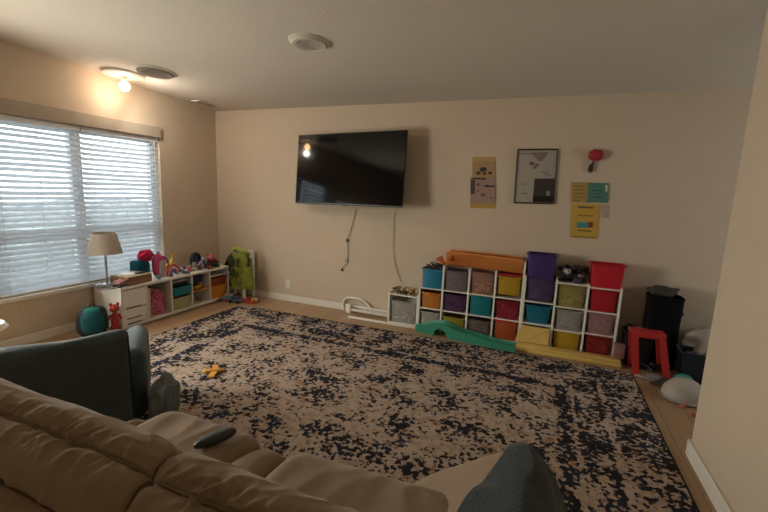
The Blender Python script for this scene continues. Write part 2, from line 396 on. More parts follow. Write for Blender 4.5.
def plate(px, py, w_, h_, m, name, label, cat):
    q = at(px, py, Y=WY); t = thing(name, label, cat, q)
    bm2 = B(); bm_box(bm2, -w_/2, w_/2, -.006, 0.0, -h_/2, h_/2, .002); obj('cover_plate', bm2, m, t)
    bm2 = B()
    for dz in (-.02, .02): bm_box(bm2, -.011, .011, -.009, -.005, dz-.012, dz+.012, .002)
    obj('receptacle', bm2, M_trim, t)
bm.free()
plate(288, 284, .072, .116, M_trim, 'wall_outlet', 'white outlet plate low on the back wall left of the hanging cord', 'outlet')
plate(347, 260.5, .04, .06, pl('7c6c58'), 'coax_outlet', 'small grey outlet on the back wall under the television', 'outlet')
t = thing('wall_outlet', 'faint outlet plate on the left wall under the window', 'outlet', (WX, at(27, 321, X=WX).y, .33))
bm = B(); bm_box(bm, 0, .006, -.036, .036, -.058, .058, .002); obj('cover_plate', bm, M_wall, t)
bm = B(); bm_box(bm, .005, .009, -.014, .014, -.034, .034, .002); obj('receptacle', bm, M_wall, t)
# ---------------------------------------------------------------- things on the back wall
def sheet(cor, d, thick=.003):
    """flat quad on the wall through four photo corners TL TR BR BL"""
    return [at(x, y, Y=WY-d) for x, y in cor]
def flat(name, cor, m, parent, d=.004, th=.003):
    q = sheet(cor, d); o = parent.location if parent else Vector((0, 0, 0))
    bm = B(); A = [bm.verts.new(v-o) for v in q]; Bv = [bm.verts.new(v-o+Vector((0, th, 0))) for v in q]
    bm.faces.new(A); bm.faces.new(Bv[::-1])
    for i in range(4): bm.faces.new((A[i], Bv[i], Bv[(i+1) % 4], A[(i+1) % 4]))
    return obj(name, bm, m, parent)
def rect(x0, y0, x1, y1, sk=0): return [(x0, y0), (x1, y0+sk), (x1-.3, y1+sk), (x0-.3, y1)]
def wthing(name, label, cat, px, py): return thing(name, label, cat, at(px, py, Y=WY))
# framed poster
t = wthing('framed_poster', 'black-framed white poster with dark square photo in its corner', 'poster', 536, 203)
cor = [(518, 149.7), (557.8, 149.3), (554, 203.7), (514.2, 202.6)]
flat('backing', [(518.6, 150.5), (557.2, 150), (553.5, 203), (514.8, 202)], pl('a39a8c', .5), t, .008, .006)
bm = B(); q = [v-t.location for v in sheet(cor, .014)]
for i in range(4): bm_tube(bm, [q[i], q[(i+1) % 4]], .007, 4)
obj('frame', bm, pl('2a201a', .35), t)
flat('photo', [(534.6, 178.6), (555, 178.4), (553.3, 202.6), (532.8, 202.2)], pl('3b342f', .35), t, .011, .003)
flat('photo_ground', [(533, 195.5), (554, 196.5), (553.3, 202.6), (532.8, 202.2)], pl('1a1512', .35), t, .0125, .002)
flat('photo_figure', [(546.5, 191), (550, 191), (549.5, 195.8), (546, 195.6)], pl('8d857a', .35), t, .0135, .002)
flat('heading_art', [(531, 152.5), (549, 152.2), (542, 161), (538, 161)], pl('7d6b60', .6), t, .011, .002)
bm = B()
def blotch(bm, px, py, r, d, seed):
    c = at(px, py, Y=WY-d)-t.location; k = 14
    f = [bm.verts.new((c.x+r*(1+.5*noise.noise(Vector((math.cos(a)*2+seed, math.sin(a)*2, 0))))*math.cos(a), c.y, c.z+r*.7*(1+.5*noise.noise(Vector((seed, math.sin(a)*2, 3))))*math.sin(a))) for a in [2*PI*i/k for i in range(k)]]
    g = bmesh.ops.extrude_face_region(bm, geom=[bm.faces.new(f)])
    for v in g['geom']:
        if isinstance(v, bmesh.types.BMVert): v.co.y += .002
for a in ((532, 163.5, .025, 1), (537, 165, .02, 2), (535, 167.5, .017, 3)): blotch(bm, a[0], a[1], a[2], .011, a[3])
obj('printed_art', bm, pl('6d4f48', .6), t)
bm = B()
for x0, x1, y in ((541, 549, 172.3), (545, 552, 174.8), (520, 526, 184), (521, 528, 193.2), (519, 532, 153.6)):
    a_, b_ = at(x0, y, Y=WY-.011)-t.location, at(x1, y, Y=WY-.011)-t.location
    bm_box(bm, a_.x, b_.x, a_.y, a_.y+.002, a_.z-.003, a_.z+.003)
obj('text_lines', bm, pl('4a423a', .6), t)
# two crafts on tan paper at left
t = wthing('craft_paper', 'tan paper craft with dark butterfly-like drawing, above the photo collage', 'drawing', 484, 177)
flat('paper', rect(472.5, 159, 495.5, 177.5), pl('a8865a', .8), t)
flat('header_strip', rect(472.5, 157, 495.5, 161), pl('b9925c', .8), t, .007)
bm = B()
for a in ((483.2, 169.5, .036, 5), (478.5, 173, .026, 6), (490, 173, .022, 8), (484.5, 173.5, .02, 3)): blotch(bm, a[0], a[1], a[2], .008, a[3])
obj('drawing', bm, pl('3c3638', .8), t)
t = wthing('photo_collage', 'photo collage with dark left edge on a yellow strip, below the tan craft', 'picture', 484, 208)
flat('print', rect(470.5, 177.2, 495.3, 204), pl('9b7d6c', .6), t, .009)
flat('dark_corner', rect(470.8, 180, 475, 194), pl('403a3c', .6), t, .011)
flat('bottom_strip', [(471, 202), (495, 202.5), (494.5, 208.6), (470, 208)], pl('b7913f', .8), t, .0055)
bm = B()
for a in ((478, 184.5, .02, 5), (487, 186, .022, 6), (483, 195, .024, 8), (478, 191, .014, 4), (491, 198, .014, 3)): blotch(bm, a[0], a[1], a[2], .0115, a[3])
obj('faces', bm, pl('6d4a42', .7), t)
bm = B(); a_, b_ = at(484, 186, Y=WY-.013)-t.location, at(495, 186, Y=WY-.013)-t.location
bm_box(bm, a_.x, b_.x, a_.y, a_.y+.002, a_.z-.008, a_.z+.008); a_, b_ = at(472, 178.5, Y=WY-.013)-t.location, at(486, 178.5, Y=WY-.013)-t.location
bm_box(bm, a_.x, b_.x, a_.y, a_.y+.002, a_.z-.008, a_.z+.008); obj('dark_bands', bm, pl('2c2422', .7), t)
# rose
t = wthing('rose_ornament', 'red rose ornament with short dark stem above the green card', 'ornament', 593, 165)
q = at(595.5, 155.3, Y=WY)-t.location
bm = B(); bm_blob(bm, (q.x, -.035, q.z), (.062, .035, .05), 20, 1, .25, 3)
for k in range(7):
    a = k*2*PI/7; bm_blob(bm, (q.x+.045*math.cos(a), -.03, q.z+.035*math.sin(a)), (.026, .024, .022), 10, 1, .3, k)
obj('petals', bm, pl('a01c2c', .6), t, True)
bm = B(); bm_tube(bm, [(q.x, -.02, q.z-.03), (q.x-.02, -.018, q.z-.085), (q.x-.03, -.018, q.z-.15)], .010, 8, 4)
bm_blob(bm, (q.x-.03, -.02, q.z-.125), (.024, .012, .04), 10, 1, .3, 2); obj('stem', bm, pl('33301f', .7), t, True)
# cards and yellow sheet
t = wthing('yellow_note', 'wide yellow handwritten note beside the green card', 'paper note', 580, 203)
flat('paper', [(571.5, 182), (590, 182.3), (590, 203), (570.5, 202.5)], pl('a98b4c', .8), t, .004)
bm = B()
for i, (x1) in enumerate((586, 584, 586, 585, 580)):
    y = 186+i*3.6; a_, b_ = at(573.5, y, Y=WY-.006)-t.location, at(x1, y, Y=WY-.006)-t.location; bm_box(bm, a_.x, b_.x, a_.y, a_.y+.002, a_.z-.003, a_.z+.003)
obj('handwriting', bm, pl('6b5530', .8), t)
t = wthing('green_card', 'sea-green card pinned beside the yellow note', 'card', 598, 203)
flat('card', [(588.5, 182.6), (608.6, 183), (608, 203), (587.5, 202.3)], pl('4d7a6a', .7), t, .009)
flat('white_tab', [(605.4, 185), (607.8, 185), (607.2, 192), (605.8, 192)], pl('cfc8b8', .7), t, .012)
bm = B()
for x0, x1, y in ((593, 602, 190.5), (595, 601, 193.5), (592, 603, 197)):
    a_, b_ = at(x0, y, Y=WY-.011)-t.location, at(x1, y, Y=WY-.011)-t.location; bm_box(bm, a_.x, b_.x, a_.y, a_.y+.002, a_.z-.004, a_.z+.004)
obj('writing', bm, pl('2f5348', .8), t)
t = wthing('yellow_award', 'yellow sheet with small teal and red picture, lowest on the wall', 'paper sheet', 585, 239)
flat('paper', [(571.5, 203.5), (600, 204.5), (597.5, 239), (570.3, 237.2)], pl('c09a3e', .7), t, .006)
flat('picture_teal', [(577, 222), (589, 222.4), (588.6, 228), (577, 227.6)], pl('3f8a8c', .7), t, .009)
flat('picture_red', [(588.5, 222), (593, 222.3), (592.5, 227.5), (588.4, 227.8)], pl('8c3326', .7), t, .0095)
for x0, x1, y, hh in ((578, 594, 207, .008), (578, 593, 215.3, .004), (577.5, 592, 230.3, .006), (572, 596, 236, .003)):
    bm = B(); a_, b_ = at(x0, y, Y=WY-.008)-t.location, at(x1, y, Y=WY-.008)-t.location; bm_box(bm, a_.x, b_.x, a_.y, a_.y+.002, a_.z-hh, a_.z+hh)
    obj('text_line', bm, pl('6b5122', .8), t)
t = wthing('blank_note', 'small blank pale note right of the yellow sheet', 'paper note', 606, 218)
flat('paper', [(602.5, 204.5), (609.8, 204.5), (609, 218), (601.8, 217.5)], pl('a89880', .8), t, .004)
# ---------------------------------------------------------------- sofa
M_sofa = mat('tan_microfibre', (.285, .20, .127), .95, .10, 9, .12, sheen=.15, spec=.15)
M_sofaseam = mat('sofa_piping', (.24, .165, .10), .9, spec=.1)
sofa = thing('sofa', 'tan upholstered sofa seen from behind across the foreground', 'sofa', (-.7, .75, 0))
so = sofa.location
def smooth_end(u, hw, e):
    """0 at the ends, 1 inside"""
    d = min(u, 1-u)*2*hw
    return 1 if d > e else math.sqrt(max(0, 1-(1-d/e)**2))
BP = [(.42, .10), (.385, .45), (.37, .70), (.385, .79), (.415, .838), (.422, .85), (.415, .872), (.432, .905), (.468, .928), (.495, .934), (.52, .948), (.55, .950), (.585, .930), (.615, .885), (.645, .80), (.69, .66), (.74, .48)]
BPc = catmull([(0, a, b) for a, b in BP], 6)
# seam-distance helpers (param index of seam 1 and seam 2)
S2 = 5*6; S1 = 9*6
def back_cushion(x0, x1, seed):
    hw = (x1-x0)/2; xc = (x0+x1)/2; n = len(BPc)-1
    cen = Vector((0, .55, .80))
    def f(u, v):
        i = v*n; k = int(min(i, n-1)); q = BPc[k].lerp(BPc[k+1], i-k)
        t_ = (BPc[min(k+1, n)]-BPc[k]).normalized(); nrm = Vector((0, -t_.z, t_.y))
        s = smooth_end(u, hw, .085); x = xc+(2*u-1)*hw
        # puckers that radiate from the seam, running across it
        d1 = (i-S1)/6; d2 = (i-S2)/6
        sl = .35*math.sin(x*5+seed)+.25*noise.noise(Vector((x*2, seed, 0)))
        xs = x+d1*.018*sl*3
        def ridge(fr_, dr, sd):
            nv = noise.noise(Vector((xs*fr_+.5*noise.noise(Vector((x*7, i*.1, sd))), i*dr, sd))); return max(0, 1-abs(nv)*3.4)
        patch = .35+.65*max(0, min(1, .5+1.3*noise.noise(Vector((x*5, i*.06, seed+20)))))
        side = abs(d1)
        env = (math.exp(-((side-.55)/.75)**2))*patch
        env2 = math.exp(-((d2-.5)/.7)**2)*patch+math.exp(-((d2+.8)/.7)**2)*.7*patch
        disp = env*(.014*ridge(13, .05, seed)+.009*ridge(29, .09, seed+5)-.008)+env2*(.010*ridge(17, .08, seed+9)-.003)
        disp += .0035*ridge(9, .16, seed+15)*math.exp(-((d1-2.2)/1.6)**2)
        disp += .010*math.exp(-((d1-1.4)/1.3)**2)+.009*math.exp(-((d1+1.1)/.7)**2)+.007*noise.noise(Vector((x*3.2, i*.05, seed+3)))
        disp -= .010*math.exp(-(d1/.14)**2)+.026*math.exp(-(d2/.28)**2)
        q = q+nrm*disp
        q = cen+(q-cen)*(.80+.20*s) if i > 18 else q
        return Vector((x, q.y, q.z))-so
    bm = B(); bm_grid(bm, f, 240, 170)
    o = obj('back_cushion', bm, M_sofa, sofa, True, auto=False)
    # piping along the seam
    bm = B(); pts = []
    for j in range(61):
        u = .04+.92*j/60; v = (S1)/n; pts.append(f(u, v)+Vector((0, -.002, .0045)))
    bm_tube(bm, pts, .0028, 6); obj('piping', bm, M_sofaseam, o, True)
back_cushion(-1.42, -.675, 3.1)
BPc = [p_+Vector((0, 0, -.012)) for p_ in BPc]
back_cushion(-.675, .03, 7.7)
def seat_cushion(x0, x1, y1, zt, seed):
    hw = (x1-x0)/2; xc = (x0+x1)/2
    pr = catmull([(0, .62, zt-.02), (0, .85, zt+.01), (0, y1-.12, zt+.005), (0, y1-.03, zt-.03), (0, y1, zt-.10), (0, y1-.005, zt-.22), (0, y1-.02, .08)], 8); n = len(pr)-1
    def f(u, v):
        i = v*n; k = int(min(i, n-1)); q = pr[k].lerp(pr[k+1], i-k); s = smooth_end(u, hw, .07); x = xc+(2*u-1)*hw
        w_ = .006*(1-abs(noise.noise(Vector((x*9, i*.12, seed))))*2.2)*math.exp(-((i-18)/12)**2)
        return Vector((x, q.y-(1-s)*.04, q.z-(1-s)*.045+w_+.012*noise.noise(Vector((x*3, q.y*3, seed)))))-so
    bm = B(); bm_grid(bm, f, 70, 60); obj('seat_cushion', bm, M_sofa, sofa, True, auto=False)
seat_cushion(-1.42, -.93, 1.20, .55, 1.3)
seat_cushion(-.93, -.77, 1.15, .56, 2.3)
seat_cushion(-.77, -.10, 1.19, .565, 5.1)
bm = B(); bm_box(bm, -1.40, .05, .42, 1.10, .06, .40, .03); bmesh.ops.translate(bm, verts=bm.verts, vec=-so); obj('base', bm, M_sofa, sofa, True)
# arms: rounded bulges running front to back
def arm_fn(xa, xb, ztop, y1, seed, lean=.5):
    prof = catmull([(xa, 0, .06), (xa-.0, 0, ztop-.30), (xa+.03, 0, ztop-.21), (xa+(xb-xa)*.36, 0, ztop-.105), (xa+(xb-xa)*lean, 0, ztop), (xb-.06, 0, ztop-.02), (xb, 0, ztop-.12), (xb+.01, 0, .35), (xb, 0, .06)], 6); n = len(prof)-1
    def f(u, v):
        i = u*n; k = int(min(i, n-1)); q = prof[k].lerp(prof[k+1], i-k); y = .55+(y1-.55)*v
        e = smooth_end(.5*v+.0, (y1-.55), .12) if v < .5 else smooth_end(1-(1-v), (y1-.55)/2*1.0, .12)
        d = (1-v)*(y1-.55); e = 1 if d > .1 else math.sqrt(max(0, 1-(1-d/.1)**2))
        c = Vector(((xa+xb)/2, 0, .3)); q = c+(q-c)*(.55+.45*e)
        return Vector((q.x, y, q.z+.008*noise.noise(Vector((q.x*5, y*5, seed)))))
    return f
fr = arm_fn(-.37, .12, .675, 1.36, 1, .72)
bm = B(); bm_grid(bm, lambda u, v: fr(u, v)-so, 48, 40)
obj('armrest', bm, M_sofa, sofa, True, auto=False)
fl = arm_fn(-1.66, -1.42, .50, 1.15, 2)
bm = B(); bm_grid(bm, lambda u, v: fl(u, v)-so, 40, 30); obj('armrest', bm, M_sofa, sofa, True, auto=False)
for x in (-1.58, -.02):
    for y in (.5, 1.05):
        bm = B(); bm_lathe(bm, [(.02, 0), (.028, .06), (.028, .08)], x-so.x, y-so.y, .012, 12); obj('leg', bm, M_black, sofa)
# throw on the right arm
M_throw = mat('grey_teal_fleece', (.12, .145, .150), 1, .3, 120, .4, sheen=.3, spec=.05)
def throw_f(u, v):
    u0 = .50-.11*(1-v); uu = u0+(1-u0)*u; vv = .42+.58*v
    q = fr(min(uu, .995), min(vv, .985))
    c = Vector((-.04, q.y, .3)); d = (q-c).normalized()
    fold = .012*math.sin(u*13+v*7)+.022*noise.noise(Vector((u*3, v*4, 2)))
    q = q+d*(.022+max(0, fold))
    if v > .9: q.y += (v-.9)*.3
    return q
bm = B(); bm_grid(bm, throw_f, 40, 40, .008)
tag(obj('throw_blanket', bm, M_throw, smooth=True, auto=False), 'dark grey-teal blanket draped over the right arm of the tan sofa', 'blanket')
# dark oblong remote on the seat
t = thing('remote_control', 'dark oblong object with pointed end lying on the tan sofa seat', 'remote', (-1.03, 1.03, .572), R(68))
bm = B(); bm_blob(bm, (0, 0, .014), (.078, .026, .018), 24, .8)
for v in bm.verts: v.co.y *= 1 if v.co.x > 0 else (1+v.co.x*4.2)
obj('body', bm, mat('dark_slate_plastic', (.02, .026, .026), .5), t, True)
bm = B(); bm_blob(bm, (.01, 0, .028), (.05, .013, .004), 16, .8); obj('top_panel', bm, mat('slate_panel', (.05, .058, .058), .6), t, True)
# ---------------------------------------------------------------- armchair
M_chair = mat('slate_teal_fabric', (.075, .098, .105), 1, .2, 90, .3, sheen=.25, spec=.05)
ch = thing('armchair', 'slate-teal upholstered armchair beyond the sofa, its back to the camera', 'armchair', (-2.64, 1.29, 0), R(50))
def cushion(bm, c, s, pw=.45, lump=.06, seed=0, seg=32, rot=None): bm_blob(bm, c, s, seg, pw, lump, seed, rot)
bm = B()
def chback(u, v):
    # closed loop profile in y-z swept along x, sagging towards the left end
    a = 2*PI*v; x = -.50+1.0*u; e = smooth_end(u, .5, .07)
    top = .70-.10*(1-u)**1.2; hh = (top-.12)/2; mid = .12+hh
    yy = .085*math.copysign(abs(math.cos(a))**.7, math.cos(a))*(.6+.4*e); zz = hh*math.copysign(abs(math.sin(a))**.45, math.sin(a))*(.93+.07*e)
    wr = .010*noise.noise(Vector((x*6, a*2, 1)))+.008*math.sin(x*9+zz*8)*max(0, math.sin(a))
    return Vector((x, -.30+yy*(1+.0)-.10*(zz/hh if zz > 0 else 0)*.6, mid+zz+wr))
bm_grid(bm, chback, 50, 48); obj('backrest', bm, M_chair, ch, True, auto=False)
bm = B(); cushion(bm, (0, .05, .33), (.36, .36, .11)); obj('seat', bm, M_chair, ch, True, auto=False)
bm = B(); bm_box(bm, -.44, .44, -.3, .36, .05, .25, .03); obj('base', bm, M_chair, ch, True)
for s in (-1, 1):
    bm = B(); bm_box(bm, s*.50-.07, s*.50+.07, -.17, .38, .05, .50, .07, 5); obj('armrest', bm, M_chair, ch, True)
    for y in (-.3, .3):
        bm = B(); bm_box(bm, s*.40-.025, s*.40+.025, y-.025, y+.025, .012, .06); obj('leg', bm, M_black, ch)
# crumpled throw hanging off the chair's right side
bm = B()
bm_blob(bm, (-2.06, 1.66, .15), (.085, .14, .165), 48, .9, .3, 5, Matrix.Rotation(R(40), 3, 'Z'))
for v in bm.verts: v.co.z = max(v.co.z+.02*noise.noise(v.co*14), .014)
tag(obj('throw_blanket', bm, mat('grey_green_fleece', (.16, .175, .17), 1, .3, 60, .4), smooth=True, auto=False), 'grey blanket hanging in folds beside the slate-teal armchair', 'blanket')
# white rounded edge at the far left, standing by the left wall
t = thing('white_side_table', 'white rounded table top cut off by the left edge of the photo', 'side table', (-3.62, 1.49, 0))
bm = B(); bm_lathe(bm, [(.02, .40), (.13, .405), (.15, .42), (.13, .45), (.06, .468), (.01, .47)], seg=32); obj('table_top', bm, M_white, t, True)
bm = B(); bm_lathe(bm, [(.12, 0), (.12, .02), (.025, .04), (.02, .40)], seg=24); obj('pedestal', bm, M_white, t, True)
#CONTINUE
# ---------------------------------------------------------------- left storage bench
UX0, UX1 = WX+.016, -3.83          # wall side, room side
UY = [2.66, 2.945, 3.25, 3.535, 3.815, 4.125]
UH = .44; TH = .018
t = thing('storage_bench', 'low white storage bench with drawers and cubbies under the window wall', 'storage unit', ((UX0+UX1)/2, UY[0], 0))
bo = t.location.copy()
def lb(name, x0, x1, y0, y1, z0, z1, m=M_white, par=None, bev=.002, label=None):
    bm = B(); bm_box(bm, x0-bo.x, x1-bo.x, y0-bo.y, y1-bo.y, z0, z1, bev); return obj(name, bm, m, par or t, label=label)
lb('top_board', UX0, UX1+.008, UY[0]-.005, UY[5]+.012, UH-.025, UH)
lb('bottom_board', UX0, UX1, UY[0], UY[5]+.01, .02, .045)
lb('plinth', UX0+.02, UX1-.03, UY[0]+.02, UY[5]-.02, .001, .02)
lb('back_panel', UX0, UX0+.008, UY[0], UY[5], .045, UH-.025)
for i, y in enumerate(UY):
    lb('side_panel' if i in (0, 5) else 'divider', UX0+.008, UX1, y-(.0 if i == 0 else TH/2), y+TH*(1 if i == 0 else .5), .045, UH-.025)
for k, (z0, z1_) in enumerate(((.048, .10), (.102, .208), (.212, .405))):
    d = lb('drawer', UX0+.05, UX1-.018, UY[0]+.022, UY[1]-.012, z0, z1_-.012)
    lb('drawer_front', UX1-.018, UX1-.002, UY[0]+.020, UY[1]-.011, z0, z1_, par=d)
    lb('finger_slot', UX1-.0025, UX1+.0005, UY[0]+.05, UY[1]-.075, z0-.001, z0+.011, m=pl('2c1d12'), par=d)
lb('shelf', UX0+.01, UX1-.005, UY[3]+TH/2, UY[4]-TH/2, .205, .219, m=pl('d98a3e'), label='orange shelf')
lb('shelf', UX0+.01, UX1-.005, UY[4]+TH/2, UY[5]-TH/2, .335, .348)
# ---------------------------------------------------------------- bins
def make_bin(name, label, m, c, sx, sy, h, rz=0, group=None, cat='bin', lip=.012, taper=.86, rim=None, wall=.003):
    """tapered open storage bin with a rolled rim; c is the centre of its base"""
    t = thing(name, label, cat, c, rz, group)
    def ring(bm, k, z, o=0, r=.018):
        hx, hy = sx/2*k-o, sy/2*k-o; out = []
        for qx, qy, a0 in ((1, 1, 0), (-1, 1, 90), (-1, -1, 180), (1, -1, 270)):
            for da in (0, 45, 90):
                a = R(a0+da); out.append(bm.verts.new((qx*(hx-r)+r*math.cos(a), qy*(hy-r)+r*math.sin(a), z)))
        return out
    bm = B()
    rs = [ring(bm, taper, .0), ring(bm, (taper+1)/2, h*.5), ring(bm, .985, h-.014)]
    inn = [ring(bm, .985, h-.014, wall), ring(bm, (taper+1)/2, h*.5, wall), ring(bm, taper, wall, wall)]
    al = rs+inn
    for a, b in zip(al, al[1:]):
        n = len(a)
        for k in range(n): bm.faces.new((a[k], a[(k+1) % n], b[(k+1) % n], b[k]))
    bm.faces.new(rs[0][::-1]); bm.faces.new(inn[-1])
    obj('body', bm, m, t, True)
    bm = B()
    a = [ring(bm, 1.0, h-.016), ring(bm, 1.0+lip/sx*2, h-.010), ring(bm, 1.0+lip/sx*2, h), ring(bm, .985, h), ring(bm, .98, h-.014)]
    for p_, q_ in zip(a, a[1:]+a[:1]):
        n = len(p_)
        for k in range(n): bm.faces.new((p_[k], p_[(k+1) % n], q_[(k+1) % n], q_[k]))
    obj('rim', bm, rim or m, t, True)
    return t
def toy_block(t, m, c, s, rot=None, name='block', smooth=False):
    bm = B(); bm_box(bm, -s[0], s[0], -s[1], s[1], -s[2], s[2], min(s)*.3)
    o = obj(name, bm, m, t, smooth); o.location = c
    if rot: o.rotation_euler = rot
    return o
PAL = ['b23a34', 'c9a23a', '3f6f9a', '4f8a5a', 'b9b2a4', '6a4a7a', 'c96a34', '2a2624', 'd8cbb4', '8a5a3a', 'c06a7a']
COLN = {}
def toy_shape(bm, i, r, rot, c=Vector((0, 0, 0))):
    """one small toy inside a sphere of radius r: stubby figure, block, ring or little animal"""
    c = Vector(c); k = i % 5
    if k == 0: bm_blob(bm, c, (r*.95, r*.6, r*.6), 10, .8, .35, i, rot)
    elif k == 1:
        vv = bmesh.ops.create_cube(bm, size=1)['verts']
        for v in vv: v.co = c+rot @ Vector((v.co.x*r*1.3, v.co.y*r*.9, v.co.z*r*.7))
    elif k == 2:
        bm_tube(bm, [c+rot @ Vector(q) for q in ((-r*.85, 0, 0), (-r*.2, r*.25, 0), (r*.2, r*.25, 0), (r*.85, 0, 0))], r*.27, 7, 3)
        bm_blob(bm, c+rot @ Vector((0, -r*.1, 0)), (r*.4, r*.45, r*.35), 8)
    elif k == 3:
        bm_tube(bm, [c+rot @ Vector((r*.62*math.cos(2*PI*q/12), r*.62*math.sin(2*PI*q/12), 0)) for q in range(13)], r*.24, 7, cap=False)
    else:
        bm_blob(bm, c, (r*.6, r*.4, r*.38), 9, 1, .1, i, rot); bm_blob(bm, c+rot @ Vector((r*.6, 0, r*.25)), (r*.3, r*.28, r*.28), 8)
        for sx in (-1, 1):
            for sy in (-1, 1): bm_tube(bm, [c+rot @ Vector((sx*r*.35, sy*r*.2, -r*.1)), c+rot @ Vector((sx*r*.45, sy*r*.25, -r*.75))], r*.13, 5)
def pack(x0, x1, y0, y1, z0, n, s):
    """drop n little spheres into a box so that they rest on one another"""
    pos = []
    for i in range(n):
        r = s*random.uniform(.8, 1.3); best = None
        for _ in range(14):
            x, y = random.uniform(x0+r*.6, x1-r*.6), random.uniform(y0+r*.6, y1-r*.6); z = z0+r
            for (a, b_, c_, q) in pos:
                d2 = (a-x)**2+(b_-y)**2; rr = (q+r)*.62
                if d2 < rr*rr: z = max(z, c_+math.sqrt(rr*rr-d2))
            if best is None or z < best[2]: best = (x, y, z, r)
        pos.append(best)
    return pos
def colour_name(h):
    r, g, b = (int(h[i:i+2], 16) for i in (0, 2, 4)); mx, mn = max(r, g, b), min(r, g, b)
    if mx < 62: return 'black'
    if mx-mn < 34: return 'grey' if mx < 165 else 'cream'
    if r >= g >= b: return 'brown' if mx < 140 else ('yellow' if g > .68*r else ('orange' if g > .4*r else 'red'))
    if r >= b >= g: return 'pink' if mx > 130 else 'purple'
    if b >= r: return 'blue'
    return 'green'
def jumble(name, label, x0, x1, y0, y1, z0, hmax, n, cols, seed, parent=None, s=.018):
    random.seed(seed); mats = [pl(c) for c in cols]
    pos = pack(x0, x1, y0, y1, z0, n, s)
    if parent:        # jumble seen blurred through a cloudy bin: one part
        bm = B(); idx = []
        for i, (x, y, z, r) in enumerate(pos):
            if z+r > z0+hmax: continue
            k0 = len(bm.faces); toy_shape(bm, i, r, Matrix.Rotation(random.uniform(0, 3), 3, 'Z'), (x, y, z)); idx += [i % len(mats)]*(len(bm.faces)-k0)
        o = obj(name, bm, mats[0], parent, True)
        for m in mats[1:]: o.data.materials.append(m)
        for p_, k in zip(o.data.polygons, idx): p_.material_index = k
        o['kind'] = 'stuff'; return o
    for i, (x, y, z, r) in enumerate(pos):
        if z+r > z0+hmax*1.35: continue
        h = cols[(i*7+i//3) % len(cols)]; bm = B()
        k = i+seed; rot = Matrix.Rotation(random.uniform(0, 6.28), 3, 'Z')
        toy_shape(bm, k, r, rot)
        o = obj('small_toy', bm, pl(h), None, True, loc=(x, y, z-(0 if k % 5 in (0, 1, 3, 2) else 0)))
        if z-r < z0+.003:      # rest on the surface below
            zm = min(v.co.z for v in o.data.vertices); o.location.z = z0-zm+.0005
        tag(o, 'small '+colour_name(h)+' toy '+label, 'toy', 'small toys '+label)
# contents of the bench
xc = (UX0+UX1)/2+.01
bm = B()
def cloth(u, v):
    a = u*2*PI; r = .12*(1-.15*v)*(1+.22*noise.noise(Vector((math.cos(a)*2, math.sin(a)*2, v*3))))
    return Vector((xc+.03+r*1.1*math.cos(a), 3.125+r*.95*math.sin(a), (.047+.27*v)+.05*noise.noise(Vector((a, v*2, 2)))*v-.06*v*math.sin(a)))
bm_grid(bm, cloth, 40, 20); bmesh.ops.holes_fill(bm, edges=bm.edges[:], sides=60)
tag(obj('play_dress', bm, mat('pink_print_cloth', (.36, .04, .08), .9, 0, 34, .4, col2=(.60, .22, .22)), smooth=True, auto=False), 'crumpled pink patterned dress-up cloth in the cubby beside the drawers', 'cloth')
def slab(name, label, cat, m, c, s, rot=(0, 0, 0), page=None):
    t = thing(name, label, cat, c); t.rotation_euler = rot
    bm = B(); bm_box(bm, -s[0]/2, s[0]/2, -s[1]/2, s[1]/2, 0, s[2], .002); obj('cover', bm, m, t)
    if page:
        bm = B(); bm_box(bm, -s[0]/2+.004, s[0]/2+.001, -s[1]/2+.003, s[1]/2-.003, .003, s[2]-.003); obj('pages', bm, page, t)
    return t
slab('picture_book', 'tall thin red book standing against the drawers in the first cubby', 'book', pl('b52438'), (UX1-.135, 2.972, .046), (.26, .028, .33), page=pl('c9b8a0'))
slab('folder', 'slim dark folder between the red book and pink cloth', 'folder', pl('3a3436'), (UX1-.125, 2.995, .046), (.22, .010, .35))
make_bin('storage_bin', 'pale yellow-green bin at the bottom of the second cubby', pl('b4ae7a'), (xc, 3.395, .046), .37, .25, .14, taper=.93)
make_bin('storage_bin', 'teal tray bin above the pale green bin in the left bench', pl('1f7f86'), (xc+.03, 3.395, .215), .36, .25, .10, taper=.93)
slab('game_box', 'dark flat box lying on the teal tray bin in the bench', 'box', pl('1d1b22'), (xc+.0, 3.395, .318), (.30, .22, .045))
slab('paper_stack', 'white paper edge lying over the teal tray bin', 'paper', pl('c8c0b0'), (xc+.05, 3.385, .3705), (.26, .2, .008))
make_bin('storage_bin', 'dark blue bin in the upper half of the third cubby', pl('22304e'), (xc-.03, 3.675, .222), .26, .24, .15)
t = thing('toy_truck', 'yellow and orange toy in front of the dark blue bin on the orange shelf', 'toy', (xc+.15, 3.66, .2205), .3)
bm = B(); bm_box(bm, -.025, .025, -.06, .06, .014, .045, .008); obj('chassis', bm, pl('d0a52e'), t)
bm = B(); bm_box(bm, -.022, .022, .01, .05, .045, .075, .008); obj('cabin', bm, pl('c9702c'), t)
for sx in (-1, 1):
    for sy in (-1, 1):
        bm = B(); bm_tube(bm, [(sx*.02, sy*.035, .014), (sx*.03, sy*.035, .014)], .014, 12); obj('wheel', bm, M_black, t, True)
jumble('small_toys', 'in the lower half of the third bench cubby', xc-.1, xc+.13, 3.57, 3.78, .05, .10, 26, ['3e6a3c', '23231f', '7a8a4a', '2a2a2a', 'a89a70'], 4, s=.016)
make_bin('storage_bin', 'bright orange bin at the bottom of the far right cubby', pl('d8862c'), (xc, 3.97, .046), .37, .27, .17, taper=.95)
make_bin('storage_bin', 'rust red tray bin above the bright orange bin', pl('96401f'), (xc, 3.97, .222), .37, .27, .095, taper=.95)
jumble('small_toys', 'on the top shelf of the farthest bench cubby', xc-.1, xc+.13, 3.86, 4.08, .355, .035, 16, ['7a4a34', '2a2624', '9a6a4a'], 5, s=.012)
